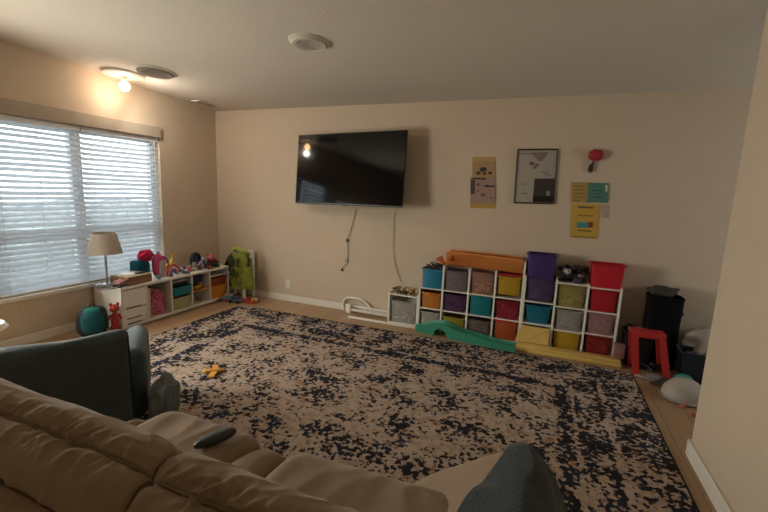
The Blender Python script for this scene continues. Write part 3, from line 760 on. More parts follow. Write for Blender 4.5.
# table lamp
t = thing('table_lamp', 'table lamp with tan fabric shade on the near end of the bench', 'lamp', (-4.08, 2.70, UH))
bm = B(); bm_lathe(bm, [(.065, 0), (.065, .008), (.05, .018), (.014, .026)], seg=32); obj('base', bm, M_metal, t, True)
bm = B(); bm_lathe(bm, [(.012, .026), (.016, .05), (.011, .08), (.013, .18), (.011, .30), (.008, .40)], seg=16); obj('stem', bm, M_metal, t, True)
bm = B(); bm_lathe(bm, [(.016, .335), (.016, .38), (.02, .39)], seg=16); obj('socket', bm, M_black, t, True)
bm = B(); seg = 48
pr_ = [(.155, .325), (.105, .53), (.102, .53), (.152, .325)]; rings = [[bm.verts.new((r*math.cos(2*PI*k/seg), r*math.sin(2*PI*k/seg), z)) for k in range(seg)] for r, z in pr_]
for a, b in zip(rings, rings[1:]+rings[:1]):
    for k in range(seg): bm.faces.new((a[k], a[(k+1) % seg], b[(k+1) % seg], b[k]))
obj('lamp_shade', bm, shade_mat(), t, True)
# wire basket with pink cloth
t = thing('wire_tray', 'shallow dark wire tray under the table lamp overhanging the bench end', 'tray', (-3.97, 2.66, UH))
bm = B()
for r, z in ((.11, .004), (.15, .03), (.165, .05)):
    bm_tube(bm, [(r*math.cos(a), r*1.05*math.sin(a), z) for a in [2*PI*k/32 for k in range(33)]], .0035, 6)
obj('rings', bm, pl('211a1a'), t)
bm = B()
for k in range(20):
    a = 2*PI*k/20; bm_tube(bm, [(.02*math.cos(a), .02*math.sin(a), .004), (.11*math.cos(a), .115*math.sin(a), .004), (.165*math.cos(a), .173*math.sin(a), .05)], .002, 5)
obj('spokes', bm, pl('211a1a'), t)
for v in ():
    pass
bm = B(); bm_blob(bm, (-3.90, 2.72, UH+.045), (.06, .07, .025), 20, 1, .5, 3)
tag(obj('pink_cloth', bm, fab('b9847c'), smooth=True), 'small crumpled pink cloth in the dark wire tray', 'cloth')
# wicker basket with lid
t = thing('wicker_basket', 'shallow reddish wicker basket with cream lid on the bench', 'basket', (-3.985, 2.90, UH), R(2))
def weave():
    m = mat('wicker', (.27, .12, .055), .7); nt = m.node_tree; b = nt.nodes['Principled BSDF']
    tc = nt.nodes.new('ShaderNodeTexCoord'); ck = nt.nodes.new('ShaderNodeTexBrick'); ck.inputs['Scale'].default_value = 1
    ck.inputs['Brick Width'].default_value = .03; ck.inputs['Row Height'].default_value = .012; ck.inputs['Mortar Size'].default_value = .0015
    ck.inputs['Color1'].default_value = (.36, .17, .08, 1); ck.inputs['Color2'].default_value = (.24, .10, .045, 1); ck.inputs['Mortar'].default_value = (.06, .025, .01, 1)
    mp = nt.nodes.new('ShaderNodeMapping'); mp.inputs['Rotation'].default_value = (R(90), 0, R(90))
    nt.links.new(tc.outputs['Object'], mp.inputs[0]); nt.links.new(mp.outputs[0], ck.inputs[0]); nt.links.new(ck.outputs[0], b.inputs['Base Color'])
    return m
bm = B(); bm_box(bm, -.13, .13, -.15, .135, 0, .080, .012); obj('body', bm, weave(), t)
bm = B(); bm_box(bm, -.128, .128, -.148, .133, .080, .090, .004); obj('lid', bm, pl('b49a78', .7), t)
slab('paper_stack', 'loose white papers on the wicker basket lid', 'paper', pl('d8d2c4'), (-4.0, 2.87, UH+.0905), (.16, .15, .006), (0, 0, .4))
t = thing('remote_control', 'small dark remote lying on the wicker basket lid', 'remote', (-3.93, 2.95, UH+.0905), 1.2)
bm = B(); bm_box(bm, -.05, .05, -.014, .014, 0, .014, .004); obj('body', bm, M_black, t)
bm = B()
bm_box(bm, -.03, .03, -.008, .008, .0135, .016, .002); obj('keypad', bm, pl('55504c'), t)
# teal tote with a red plush on top
t = thing('tote_bag', 'dark teal fabric tote standing on the bench against the blinds', 'bag', (-4.11, 3.085, UH), R(8))
bm = B(); bm_blob(bm, (0, 0, .10), (.075, .085, .10), 24, .5, .12, 4); obj('body', bm, fab('1f5566'), t, True)
bm = B(); bm_tube(bm, [(.07, -.04, .17), (.085, -.03, .10), (.088, .0, .06), (.085, .03, .10), (.07, .04, .17)], .006, 6, 4); obj('handle', bm, fab('2d7080'), t, True)
bm = B(); bm_blob(bm, (-4.08, 3.14, UH+.245), (.06, .085, .06), 20, 1, .45, 8)
tag(obj('plush_toy', bm, fab('c02e52'), smooth=True), 'crimson plush lying over the top of the dark teal tote', 'plush toy')
# pink backpack
t = thing('kids_backpack', 'pink and silver child backpack leaning beside the teal tote', 'backpack', (-4.0, 3.235, UH), R(-5))
bm = B(); bm_blob(bm, (0, 0, .125), (.055, .06, .125), 24, .6, .1, 2); obj('body', bm, fab('c24a72'), t, True)
bm = B(); bm_blob(bm, (.045, .005, .10), (.02, .035, .09), 20, .6, .1, 5); obj('front_pocket', bm, pl('b9a3b0', .3), t, True)
bm = B(); bm_tube(bm, [(0, -.02, .24), (0, 0, .285), (0, .02, .24)], .006, 6, 4); obj('handle', bm, fab('8c2f55'), t, True)
bm = B(); bm_tube(bm, [(.02, .05, .23), (.055, .075, .16), (.05, .07, .05)], .009, 6, 4); obj('strap', bm, fab('7d3a6a'), t, True)
# rainbow arch of stacked toy hoops
t = thing('toy_rainbow', 'red and white striped arch toy on the bench below the yellow giraffe', 'toy', (-3.93, 3.36, UH), R(12))
for r, c in ((.105, 'c22a34'), (.082, 'd9d4ca'), (.060, 'b54a7a'), (.040, '3c5a9a')):
    bm = B(); bm_tube(bm, [(0, -r*math.cos(a), .012+r*math.sin(a)) for a in [PI*k/18 for k in range(19)]], .0115, 8); obj('hoop', bm, pl(c), t, True)
t = thing('toy_giraffe', 'yellow plastic giraffe toy rising behind the striped arch', 'toy', (-4.09, 3.45, UH), R(10))
Y_ = pl('d8b42a')
bm = B(); bm_blob(bm, (0, 0, .085), (.028, .055, .032), 16, .9)
bm_tube(bm, [(0, .035, .10), (0, .055, .15), (0, .058, .19)], [.02]*6+[.014]*20, 10, 5); bm_blob(bm, (0, .068, .20), (.018, .035, .02), 12)
obj('body', bm, Y_, t, True)
for sx in (-1, 1):
    for sy in (-1, 1):
        bm = B(); bm_tube(bm, [(sx*.015, sy*.038, 0), (sx*.015, sy*.036, .08)], .010, 8); obj('leg', bm, Y_, t, True)
    bm = B(); bm_tube(bm, [(sx*.01, .055, .21), (sx*.012, .05, .235)], .004, 6); obj('horn', bm, pl('8a5a24'), t, True)
# small toys on the bench, each its own thing
def ball(name, label, cat, m, c, r, s=(1, 1, 1)):
    bm = B(); bm_blob(bm, (0, 0, r*s[2]), (r*s[0], r*s[1], r*s[2]), 16, 1)
    return tag(obj(name, bm, m, smooth=True, loc=c), label, cat)
ball('toy_ball', 'small teal ball in front of the pink backpack', 'ball', pl('3f9a98'), (-3.88, 3.13, UH), .024)
ball('toy_ball', 'small purple ball between pink backpack and striped arch', 'ball', pl('5a3a8a'), (-3.875, 3.29, UH), .02)
t = thing('toy_car', 'green toy car behind the striped arch', 'toy car', (-4.08, 3.30, UH), .4)
def car(t, c, c2, s=1):
    bm = B(); bm_box(bm, -.022*s, .022*s, -.045*s, .045*s, .01*s, .028*s, .007*s); obj('chassis', bm, pl(c), t, True)
    bm = B(); bm_box(bm, -.018*s, .018*s, -.022*s, .026*s, .028*s, .045*s, .008*s); obj('cabin', bm, pl(c2), t, True)
    for sx in (-1, 1):
        for sy in (-1, 1):
            bm = B(); bm_tube(bm, [(sx*.018*s, sy*.028*s, .011*s), (sx*.026*s, sy*.028*s, .011*s)], .011*s, 12); obj('wheel', bm, M_black, t, True)
car(t, '4f8a3a', '2a3a2a', 1.3)
t = thing('toy_car', 'blue and white toy car in front of the giraffe', 'toy car', (-3.875, 3.50, UH), 1.2); car(t, '3f5f9a', 'c8c8c8', 1.0)
t = thing('toy_airplane', 'red toy airplane with white tail beside the white robot toy', 'toy airplane', (-3.95, 3.60, UH+.002), R(70))
bm = B(); bm_blob(bm, (0, 0, .03), (.018, .075, .018), 16); obj('fuselage', bm, pl('b02434'), t, True)
bm = B(); bm_box(bm, -.085, .085, -.015, .02, .024, .032, .003); obj('wing', bm, pl('c9c2b8'), t)
bm = B(); bm_box(bm, -.003, .003, .05, .078, .035, .07, .002); obj('tail_fin', bm, pl('c9c2b8'), t)
for sx in (-1, 1):
    bm = B(); bm_tube(bm, [(sx*.02, -.02, .009), (sx*.026, -.02, .009)], .009, 10); bm_tube(bm, [(sx*.023, -.02, .009), (sx*.012, -.01, .024)], .003, 6); obj('wheel', bm, M_black, t, True)
def robot(label, c, rz, body, head, limb, s=1, group=None):
    t = thing('toy_robot', label, 'toy figure', c, rz, group)
    bm = B(); bm_box(bm, -.016*s, .016*s, -.026*s, .026*s, .045*s, .095*s, .006*s); obj('torso', bm, pl(body), t, True)
    bm = B(); bm_box(bm, -.014*s, .014*s, -.015*s, .015*s, .098*s, .125*s, .007*s); obj('head', bm, pl(head), t, True)
    for sy in (-1, 1):
        bm = B(); bm_tube(bm, [(0, sy*.014*s, .0), (0, sy*.013*s, .05*s)], .009*s, 8); obj('leg', bm, pl(limb), t, True)
        bm = B(); bm_tube(bm, [(0, sy*.028*s, .09*s), (.008*s, sy*.042*s, .065*s), (.022*s, sy*.04*s, .045*s)], .007*s, 8, 3); obj('arm', bm, pl(limb), t, True)
    return t
robot('white and black toy robot right of the red airplane', (-3.97, 3.70, UH), .2, 'b8b2a6', '2a2828', 'a8a196', 1.0)
robot('grey and dark toy robot leaning near the front of the bench', (-3.875, 3.69, UH), -.4, '2e2c30', 'b0a89c', '86807a', .7)
t = thing('ring_toy', 'black toy wheel standing at the back of the bench behind the small figures', 'toy wheel', (-4.05, 3.80, UH), R(12))
bm = B(); rr = .078
bm_tube(bm, [(0, rr*math.cos(a), .10+rr*math.sin(a)) for a in [2*PI*k/32 for k in range(33)]], .026, 10, cap=False); obj('tyre', bm, pl('1b1a20'), t, True)
bm = B(); bm_tube(bm, [(-.012, 0, .10), (.012, 0, .10)], .055, 20); obj('hub', bm, pl('39406a'), t, True)
robot('blue and white toy figure in front of the black toy wheel', (-3.95, 3.82, UH), .3, '4a5a9a', 'd8d0c4', 'b8b0c0', 1.15)
robot('purple toy figure left of the black toy wheel', (-3.93, 3.755, UH), .1, '6a4a9a', 'd0a890', '8a86a8', .8)
t = thing('toy_car', 'red toy car at the front edge of the bench below the blue figure', 'toy car', (-3.87, 3.84, UH), 1.3); car(t, 'b0342a', '7a2a24', 1.1)
t = thing('flower_bunch', 'pink and red artificial flower bunch at the far end of the bench', 'artificial flowers', (-4.00, 4.00, UH))
bm = B(); bm_lathe(bm, [(.05, 0), (.075, .03), (.09, .05)], seg=20, sx=1, sy=1.3); obj('bowl', bm, pl('2e1f1a'), t, True)
random.seed(8)
for k in range(16):
    a = random.uniform(0, 2*PI); r = random.uniform(0, .06); bm = B()
    bm_blob(bm, (r*math.cos(a), r*1.3*math.sin(a)-.01, .075+random.uniform(0, .06)), (.026, .028, .022), 10, 1, .5, k)
    obj('flower', bm, pl(['c83a44', 'd98a8c', 'a8283a', 'c8607a'][k % 4]), t, True)
t = thing('shoe', 'dark shoe-like toy in front of the flower bunch', 'toy', (-3.88, 3.97, UH), R(85))
bm = B(); bm_blob(bm, (0, 0, .02), (.05, .022, .02), 16, .8, .2, 1); obj('upper', bm, pl('241c1a'), t, True)
bm = B(); bm_box(bm, -.05, .05, -.02, .02, 0, .007, .003); obj('sole', bm, pl('6a5a4a'), t)
jumble('small_toys', 'scattered along the front edge of the bench top', -3.93, -3.85, 3.25, 3.62, UH+.004, .014, 20, ['c9c2b8', '4f8a5a', '3f6f9a', 'c9a23a', 'b23a34', '2a2624'], 12, s=.011)
jumble('small_toys', 'among the toys at the back of the bench top', -4.12, -3.90, 3.40, 3.95, UH+.001, .075, 44, ['c9c2b8', '3f6f9a', 'b23a34', 'd0a52e', '5a3a8a', '2a2624', '4f8a5a'], 57, s=.026)
# white child chair with the green jacket in the corner
t = thing('kids_chair', 'narrow white child chair squeezed into the corner at the bench end', 'chair', (-3.77, 4.245, 0))
for x in (-.16, .16):
    bm = B(); bm_box(bm, x-.018, x+.018, .09, .126, 0, .62, .005); obj('leg', bm, M_white, t)
    bm = B(); bm_box(bm, x-.018, x+.018, -.10, -.064, 0, .33, .005); obj('leg', bm, M_white, t)
bm = B(); bm_box(bm, -.18, .18, -.11, .128, .33, .35, .005); obj('seat', bm, M_white, t)
for z in (.45, .53):
    bm = B(); bm_box(bm, -.142, .142, .10, .116, z, z+.05, .004); obj('back_slat', bm, M_white, t)
bm = B(); bm_box(bm, -.179, .179, .094, .122, .59, .64, .01); obj('top_rail', bm, M_white, t)
M_lime = mat('lime_jacket', (.50, .52, .07), .85, 0, 16, .3, col2=(.33, .36, .06))
def jacket(u, v):
    a = PI*(u-.5); w_ = .175*(1-.42*(max(0, .3-v)/.3)**1.5)+.02*v+.012*math.sin(v*8+u*3)
    x = w_*math.sin(a)*(1+.06*math.sin(v*9)); y = -.055-.075*math.cos(a)+.02*noise.noise(Vector((u*6, v*5, 1)))
    z = .615-.49*v+.035*(1-math.cos(a))*0-.03*abs(math.sin(a))**3*(1-v)+.012*noise.noise(Vector((u*8, 0, v*3)))
    return Vector((x, y+.02+.06*(v < .02), z))
t = thing('green_jacket', 'lime green jacket with dark patches hanging over the white chair', 'jacket', (-3.665, 4.235, 0.02))
bm = B(); bm_grid(bm, jacket, 40, 30, .012); obj('body', bm, M_lime, t, True, auto=False)
bm = B(); bm_tube(bm, [(-.10, -.02, .60), (-.09, -.09, .645), (0, -.10, .665), (.09, -.09, .645), (.11, -.02, .60)], .022, 10, 4); obj('collar', bm, M_lime, t, True)
bm = B(); bm_tube(bm, [(.12, -.06, .60), (.155, -.09, .52), (.16, -.10, .44)], .016, 8, 4); obj('shoulder_strap', bm, pl('2a2a14'), t, True)
for c, s in (((-.10, -.125, .50), (.045, .015, .07)), ((-.06, -.145, .36), (.05, .014, .05)), ((.03, -.15, .48), (.03, .012, .06))):
    bm = B(); bm_blob(bm, c, s, 14, .8, .5, c[0]*9); obj('dark_patch', bm, pl('3a3a14', .8), t, True)
bm = B(); bm_tube(bm, [(.0, -.152, .58), (.01, -.16, .45), (.0, -.155, .25)], .004, 6, 4); obj('zip', bm, pl('7a8030'), t, True)
t = thing('dark_bag', 'black bag hanging between the bench end and the green jacket', 'bag', (-3.90, 4.20, 0.30))
bm = B(); bm_blob(bm, (0, 0, .09), (.045, .04, .09), 18, .7, .3, 2); obj('body', bm, fab('17140f'), t, True)
bm = B(); bm_tube(bm, [(-.03, 0, .16), (0, 0, .23), (.06, .03, .30)], .008, 6, 4); obj('strap', bm, fab('17140f'), t, True)
# toys on the floor in the corner
t = thing('toy_playset', 'red flat toy base with little blocks on the floor by the corner', 'toy', (-3.52, 4.10, 0), R(8))
bm = B(); bm_box(bm, -.17, .17, -.07, .07, 0, .02, .008); obj('base', bm, pl('a8382c'), t, True)
for x, y, c in ((.10, 0, 'c99a3a'), (.14, .02, 'b9b2a4'), (.03, .02, 'a8382c')): toy_block(t, pl(c), (x, y, .042), (.018, .018, .022))
t = thing('soft_block', 'pale printed soft block on the floor at the corner', 'toy', (-3.73, 4.02, 0), R(20))
bm = B(); bm_box(bm, -.06, .06, -.05, .05, 0, .09, .015, 3); obj('body', bm, fab('a89c94', 18, .5), t, True)
bm = B(); bm_box(bm, -.045, .045, -.053, -.049, .02, .07, .002); obj('printed_panel', bm, pl('6a8a98'), t)
t = thing('toy_truck', 'blue-grey toy truck beside the printed soft block', 'toy truck', (-3.60, 4.00, 0), R(100)); car(t, '5a6878', '3a4250', 1.9)
ball('toy_ball', 'small red ball on the floor in front of the soft block', 'ball', pl('b0342e'), (-3.72, 3.935, .012), .02)
# things under the window between armchair and bench
t = thing('teal_backpack', 'teal rounded child backpack with dark sides on the floor by the window wall', 'backpack', (-3.93, 2.44, 0), R(58))
bm = B(); bm_blob(bm, (0, 0, .15), (.13, .10, .15), 28, .75, .08, 3); obj('body', bm, pl('1c1a18', .8), t, True)
bm = B(); bm_blob(bm, (0, -.06, .16), (.095, .07, .13), 24, .8, .06, 3); obj('front_panel', bm, fab('23545a'), t, True)
bm = B(); bm_blob(bm, (0, -.05, .265), (.07, .06, .035), 20, .9, .1, 6); obj('top_flap', bm, fab('2a7266'), t, True)
bm = B(); bm_tube(bm, [(-.03, 0, .29), (0, 0, .325), (.03, 0, .29)], .007, 6, 4); obj('handle', bm, M_black, t, True)
t = thing('plush_toy', 'red long-limbed plush standing between teal backpack and drawers', 'plush toy', (-3.85, 2.60, 0), R(60))
RP = fab('b8483c')
bm = B(); bm_blob(bm, (0, 0, .13), (.035, .03, .09), 16, 1, .1, 1); obj('body', bm, RP, t, True)
bm = B(); bm_blob(bm, (0, 0, .25), (.042, .036, .04), 16, 1, .1, 2); obj('head', bm, RP, t, True)
for s in (-1, 1):
    bm = B(); bm_tube(bm, [(s*.02, 0, .08), (s*.03, -.01, .0)], .016, 8); obj('leg', bm, RP, t, True)
    bm = B(); bm_tube(bm, [(s*.03, 0, .19), (s*.055, -.01, .14)], .012, 8); obj('arm', bm, RP, t, True)
    bm = B(); bm_blob(bm, (s*.03, 0, .29), (.014, .01, .02), 10); obj('ear', bm, RP, t, True)
# ---------------------------------------------------------------- back storage units
PX = [-1.563, -1.208, -.947, -.672, -.405, -.128, .168, .447, .727]
PF, PB = 4.165, WY-.016
ZL = [.02, .245, .47, .70]
def shelf_unit(label, i0, i1, tops, levels, post_tops):
    t = thing('toy_shelf_unit', label, 'shelf unit', ((PX[i0]+PX[i1])/2, (PF+PB)/2, 0)); o = t.location
    for k in range(i0, i1+1):
        x = PX[k]; z1 = post_tops[k-i0]; g = .0045 if k in (i0, i1) else 0
        xa, xb = (x, x+.018) if k == i0 else ((x-.018, x) if k == i1 else (x-.009, x+.009))
        bm = B(); bm_box(bm, xa-o.x, xb-o.x, PF-o.y, PB-o.y, 0, z1, .003); obj('upright', bm, M_white, t)
    for k in range(i0, i1):
        xa = PX[k]+(.018 if k == i0 else .009); xb = PX[k+1]-(.018 if k+1 == i1 else .009)
        for z in levels[k-i0]:
            bm = B(); bm_box(bm, xa-o.x, xb-o.x, PF+.003-o.y, PB-o.y, z-.012, z, .002); obj('shelf', bm, M_white, t)
        bm = B(); bm_box(bm, xa-o.x, xb-o.x, PB-.008-o.y, PB-.002-o.y, .02, post_tops[k-i0+1]-.04 if post_tops[k-i0+1] < post_tops[k-i0] else post_tops[k-i0]-.02); obj('back_panel', bm, M_white, t)
    return t
shelf_unit('lowest white toy cubby at the left end of the back wall shelves', 0, 1, 0, [[.03, .355]], [.375, .375])
shelf_unit('stepped white toy shelf in the middle below the orange tray', 1, 5, 0, [[.03, .25, .475], [.03, .25, .475], [.03, .25, .475], [.03, .25, .475]], [.47, .735, .735, .745, .86])
shelf_unit('white toy shelf at the right end under the tall purple and red bins', 5, 8, 0, [[.03, .25, .475], [.03, .225, .46, .695], [.03, .235, .455, .685]], [.86-.13, .725, .705, .70])
GAP = .024
def slot_bin(k, z, h, label, col, clear=0, wd=1.0, deep=.195, contents=None, seed=0, tap=.93, rim=None):
    xa, xb = PX[k]+.010, PX[k+1]-.010
    if k in (0, 1, 5): xa += .009
    if k+1 in (1, 5, 8): xb -= .009
    wdt = (xb-xa-.026)*wd; c = ((xa+xb)/2, PF+.012+deep/2, z+.001)
    if clear: clear = min(.72, clear+.27)
    t = make_bin('storage_bin', label, pl(col, .35, clear), c, wdt, deep, h, taper=tap, rim=rim)
    if contents:
        jumble('contents', None, -wdt*.38, wdt*.38, -deep*.38, deep*.38, .012, h*.8, 44, contents, seed, parent=t, s=.024)
    return t
slot_bin(0, .03, .25, 'large frosted clear bin in the lowest white cubby', 'd8d2c6', .45, deep=.19, contents=['8a7a6a', '5a5048', 'b8b0a4'], seed=1)
slot_bin(1, .25, .175, 'orange-brown bin directly under the blue bin', 'b5702c')
slot_bin(1, .03, .175, 'frosted clear bin under the orange-brown bin', 'd0c8bc', .35, contents=['a89c90', '8a8078'], seed=2)
slot_bin(2, .475, .215, 'grey-purple clear bin at the top left of the stepped shelf', '8c7c80', .3, contents=['5a5054', '3a3436', '86707a'], seed=3)
slot_bin(2, .25, .185, 'purple translucent bin in the middle row of the stepped shelf', '5e3a5e', .2, contents=['4a2a4a', '8a5a7a', '6a5a8a'], seed=4)
slot_bin(2, .03, .155, 'olive yellow bin at the bottom of the stepped shelf', '9a8a30', contents=['6a4a3a', '3a3a2a'], seed=5)
slot_bin(3, .475, .23, 'peach clear bin full of small toys on the stepped shelf', 'c89880', .45, contents=['c9a05a', 'b87a5a', 'd8c8a8', '9a4a34', 'e0b060'], seed=6)
slot_bin(3, .25, .205, 'dark teal bin in the middle row of the stepped shelf', '14707a')
slot_bin(3, .03, .165, 'grey-brown clear bin with dark toys below the dark teal bin', '8c7c70', .35, contents=['4a3a34', '8a6a5a', '2a2624'], seed=7)
slot_bin(4, .505, .19, 'mustard yellow bin under the right end of the orange tray', 'b08a24')
slot_bin(4, .25, .19, 'crimson translucent bin in the middle row of the stepped shelf', 'a8303c', .25, contents=['5a2a3a', '8a3a4a', 'c9a080'], seed=8)
slot_bin(4, .03, .205, 'rust orange bin with bright red rim on the bottom row', 'a8502a', rim=pl('c03028'))
slot_bin(5, .475, .235, 'violet translucent bin directly under the tall purple bin', '5e4a72', .25, contents=['9a90a0', '4a3a5a', 'c0b8b8'], seed=9)
slot_bin(5, .25, .185, 'tapered blue-teal bin above the folded yellow mat', '1a6a80', tap=.80)
slot_bin(6, .46, .215, 'olive clear bin with yellow toys in the upper right shelf', 'b8a860', .35, contents=['a89a3a', '6a5a2a', 'c8b850'], seed=10)
slot_bin(6, .225, .205, 'grey clear bin in the middle of the right shelf', 'c8c0b4', .4, contents=['4a4640', '6a665e', '2e2c2a'], seed=11)
slot_bin(6, .03, .18, 'mustard bin at the bottom middle of the right shelf', 'b8922c')
slot_bin(7, .455, .215, 'dark red bin directly under the bright red bin', 'a81e2a')
slot_bin(7, .235, .20, 'pinkish clear bin second from the bottom at the right end', 'c89898', .35, contents=['8a5a64', '6a4a50', 'a88a8a'], seed=12)
slot_bin(7, .03, .19, 'red clear bin at the bottom right corner of the shelves', 'a83434', .3, contents=['c96a34', '8a2a2a', 'c9a05a'], seed=13)
# toys filling the dark middle slots
jumble('small_toys', 'in the slot under the mustard yellow bin', PX[4]+.03, PX[5]-.03, PF+.01, PF+.15, .455, .045, 18, ['c9a030', '2a2420', 'c87030', 'b89040'], 31, s=.015)
jumble('small_toys', 'in the slot above the tapered blue-teal bin', PX[5]+.04, PX[6]-.03, PF+.03, PF+.16, .435, .025, 12, ['2a262c', '4a4450', '1a181a'], 32, s=.012)
# bins standing on top
make_bin('storage_bin', 'bright blue-teal bin full of dark toys at the left step', pl('12718e'), ((PX[1]+PX[2])/2+.005, PF+.105, .476), .225, .19, .21, taper=.95, wall=.003, rim=pl('2a8098'))
jumble('small_toys', 'heaped in the bright blue-teal bin', -1.15, -.99, PF+.02, PF+.18, .655, .10, 30, ['2a2422', '5a5650', '3a2a20', '8a8478', '1c1a1a'], 41, s=.027)
make_bin('storage_bin', 'tall purple bin standing highest on the shelves', pl('3e2a66'), (.012, PF+.11, .7125), .265, .2, .235, taper=.92, rim=pl('33205a'))
make_bin('storage_bin', 'bright red bin standing on the right end of the shelves', pl('c01c2c'), (.588, PF+.10, .6865), .275, .2, .22, taper=.90)
jumble('small_toys', 'heaped between the tall purple and red bins', .18, .445, PF+.01, PF+.20, .697, .15, 34, ['1e1a1c', '2a2226', '8a847c', '3a3048', '221c1e'], 42, s=.040)
jumble('small_toys', 'heaped on the lowest white cubby', -1.53, -1.23, PF+.015, PF+.19, .358, .085, 34, ['c8b07a', '5a4a2a', 'd8c8a0', '3a3424', '8a5a34', 'a86a3a'], 43, s=.027)
# long orange tray lying across the tops
t = thing('orange_toy_tray', 'long orange plastic trough lying across the tops of the stepped shelf', 'toy tray', (-.545, PF+.105, .752), R(0))
OR = mat('orange_plastic', (.78, .32, .07), .6, 0, 5, .1, col2=(.66, .22, .05))
def trough(u, v):
    x = -.385+.77*u; pr2 = [(-.095, .135), (-.10, .12), (-.085, .02), (-.07, .0), (.07, 0), (.085, .02), (.10, .12), (.095, .135)]
    i = v*7; k = int(min(i, 6)); a = Vector(pr2[k]).lerp(Vector(pr2[k+1]), i-k)
    return Vector((x, a.x+.004*noise.noise(Vector((u*9, v*3, 1))), a.y+.012*noise.noise(Vector((u*4, v*2, 5)))*(a.y > .05)-.015*u))
bm = B(); bm_grid(bm, trough, 50, 21, .004); obj('body', bm, OR, t, True)
for s in (-1, 1):
    bm = B(); bm_box(bm, s*.385-.006, s*.385+.006, -.088, .088, 0, .12, .004); obj('end_wall', bm, OR, t)
for y in (-.098, .098):
    bm = B(); bm_tube(bm, [(-.385, y, .136), (-.1, y, .134), (.15, y, .128), (.385, y, .120)], .008, 8, 4); obj('rim', bm, OR, t, True)
bm = B(); bm_blob(bm, (-.325, -.1, .075), (.028, .014, .028), 14); obj('round_knob', bm, pl('a02c18'), t, True)
for x, w2_, c, lab in ((-.81, .12, '2c2840', 'thin dark blue toy tucked under the left of the orange trough'),):
    pass
bm = B(); bm_box(bm, -.385, -.155, PF+.004, PF+.19, .7, .7215, .006)
tag(obj('red_lid', bm, pl('9a2024')), 'flat red lid resting on top of the mustard yellow bin', 'lid')
t = thing('toy_sprig', 'orange-red spiky toy poking out left of the orange trough', 'toy', (-.965, PF+.06, .737))
bm = B()
for k in range(6):
    a = R(120+k*28); bm_tube(bm, [(0, 0, .02), (.05*math.cos(a), -.01, .035+.045*abs(math.sin(a))), (.085*math.cos(a), -.015, .04+.06*abs(math.sin(a)))], .007, 6, 3)
obj('spikes', bm, pl('c0562c'), t, True)
bm = B(); bm_blob(bm, (0, 0, .02), (.03, .03, .02), 12); obj('hub', bm, pl('a8442a'), t, True)
# ---------------------------------------------------------------- teal slide and yellow mat
t = thing('toy_slide', 'sea-green plastic slide section lying along the foot of the shelves', 'toy slide', (-.66, 4.06, 0), R(-8))
def slide(u, v):
    x = -.53+1.06*u
    z = .055+.065*math.exp(-((u-.26)/.14)**2)+.02*math.exp(-((u-.5)/.2)**2)-.02*u
    q = [(-.07, .025), (-.06, .03), (-.05, -.005), (.05, -.005), (.06, .03), (.07, .025)]
    i = v*5; k = int(min(i, 4)); a = Vector(q[k]).lerp(Vector(q[k+1]), i-k)
    return Vector((x, a.x, max(z+a.y, .012)))
TG = pl('55b896', .4)
bm = B(); bm_grid(bm, slide, 60, 15, .004); obj('channel', bm, TG, t, True)
for s in (-1, 1):
    def skirt(u, v, s=s):
        p1 = slide(u, 0 if s < 0 else 1); arch = .0
        d = abs(u-.27)/.07
        zb = .002+(.085*math.sqrt(1-d*d) if d < 1 else 0); zb = min(zb, p1.z-.02)
        return Vector((p1.x, p1.y+s*.002, p1.z*(1-v)+zb*v))
    bm = B(); bm_grid(bm, skirt, 80, 6, .003); obj('side_skirt', bm, TG, t, True)
YM = mat('yellow_vinyl', (.72, .48, .13), .55, .1, 8, .1)
t = thing('folding_mat', 'yellow padded mat folded along the floor in front of the right shelves', 'mat', (.31, 4.06, 0), R(1))
bm = B(); bm_box(bm, -.46, .46, -.065, .065, 0, .04, .012, 3); obj('lower_panel', bm, YM, t, True)
bm = B(); bm_box(bm, -.455, .455, -.05, .065, .0405, .062, .008, 3); obj('upper_panel', bm, YM, t, True)
bm = B(); bm_prism(bm, [(-.475, .064), (-.425, .235), (-.16, .228), (-.16, .064)], 'y', .068, .078); obj('raised_flap', bm, YM, t)
bm = B(); bm_tube(bm, [(-.40, .066, .08), (-.30, .066, .145), (-.18, .066, .222)], .004, 6); obj('crease', bm, YM, t, True)
t = thing('clear_container', 'small clear pink container standing at the right end of the yellow mat', 'container', (.745, 4.10, .063), R(3))
bm = B(); bm_box(bm, -.045, .045, -.035, .035, 0, .13, .012, 3); obj('body', bm, pl('b08078', .2, .45), t, True)
bm = B(); bm_box(bm, -.047, .047, -.037, .037, .128, .14, .004); obj('lid', bm, pl('b08078', .3, .3), t, True)
# ---------------------------------------------------------------- white frame lying along the baseboard
t = thing('safety_rail', 'white plastic rail with rounded loop lying along the baseboard', 'safety rail', (-2.0, 4.30, 0), R(0))
bm = B(); bm_tube(bm, [(-.22, .06, .01), (-.24, .07, .10), (-.18, .075, .17), (.0, .075, .175), (.10, .07, .12), (.14, .06, .07)], .013, 8, 5); obj('loop', bm, M_white, t, True)
for z, y, x0, x1 in ((.085, .05, -.17, .415), (.045, .02, -.14, .415), (.013, -.157, -.05, .78)):
    bm = B(); bm_box(bm, x0, x1, y-.012, y+.012, z-.012, z+.012, .005); obj('rail', bm, M_white, t, True)
bm = B(); bm_box(bm, -.17, -.10, .0, .045, .0, .11, .008); obj('end_block', bm, M_white, t, True)
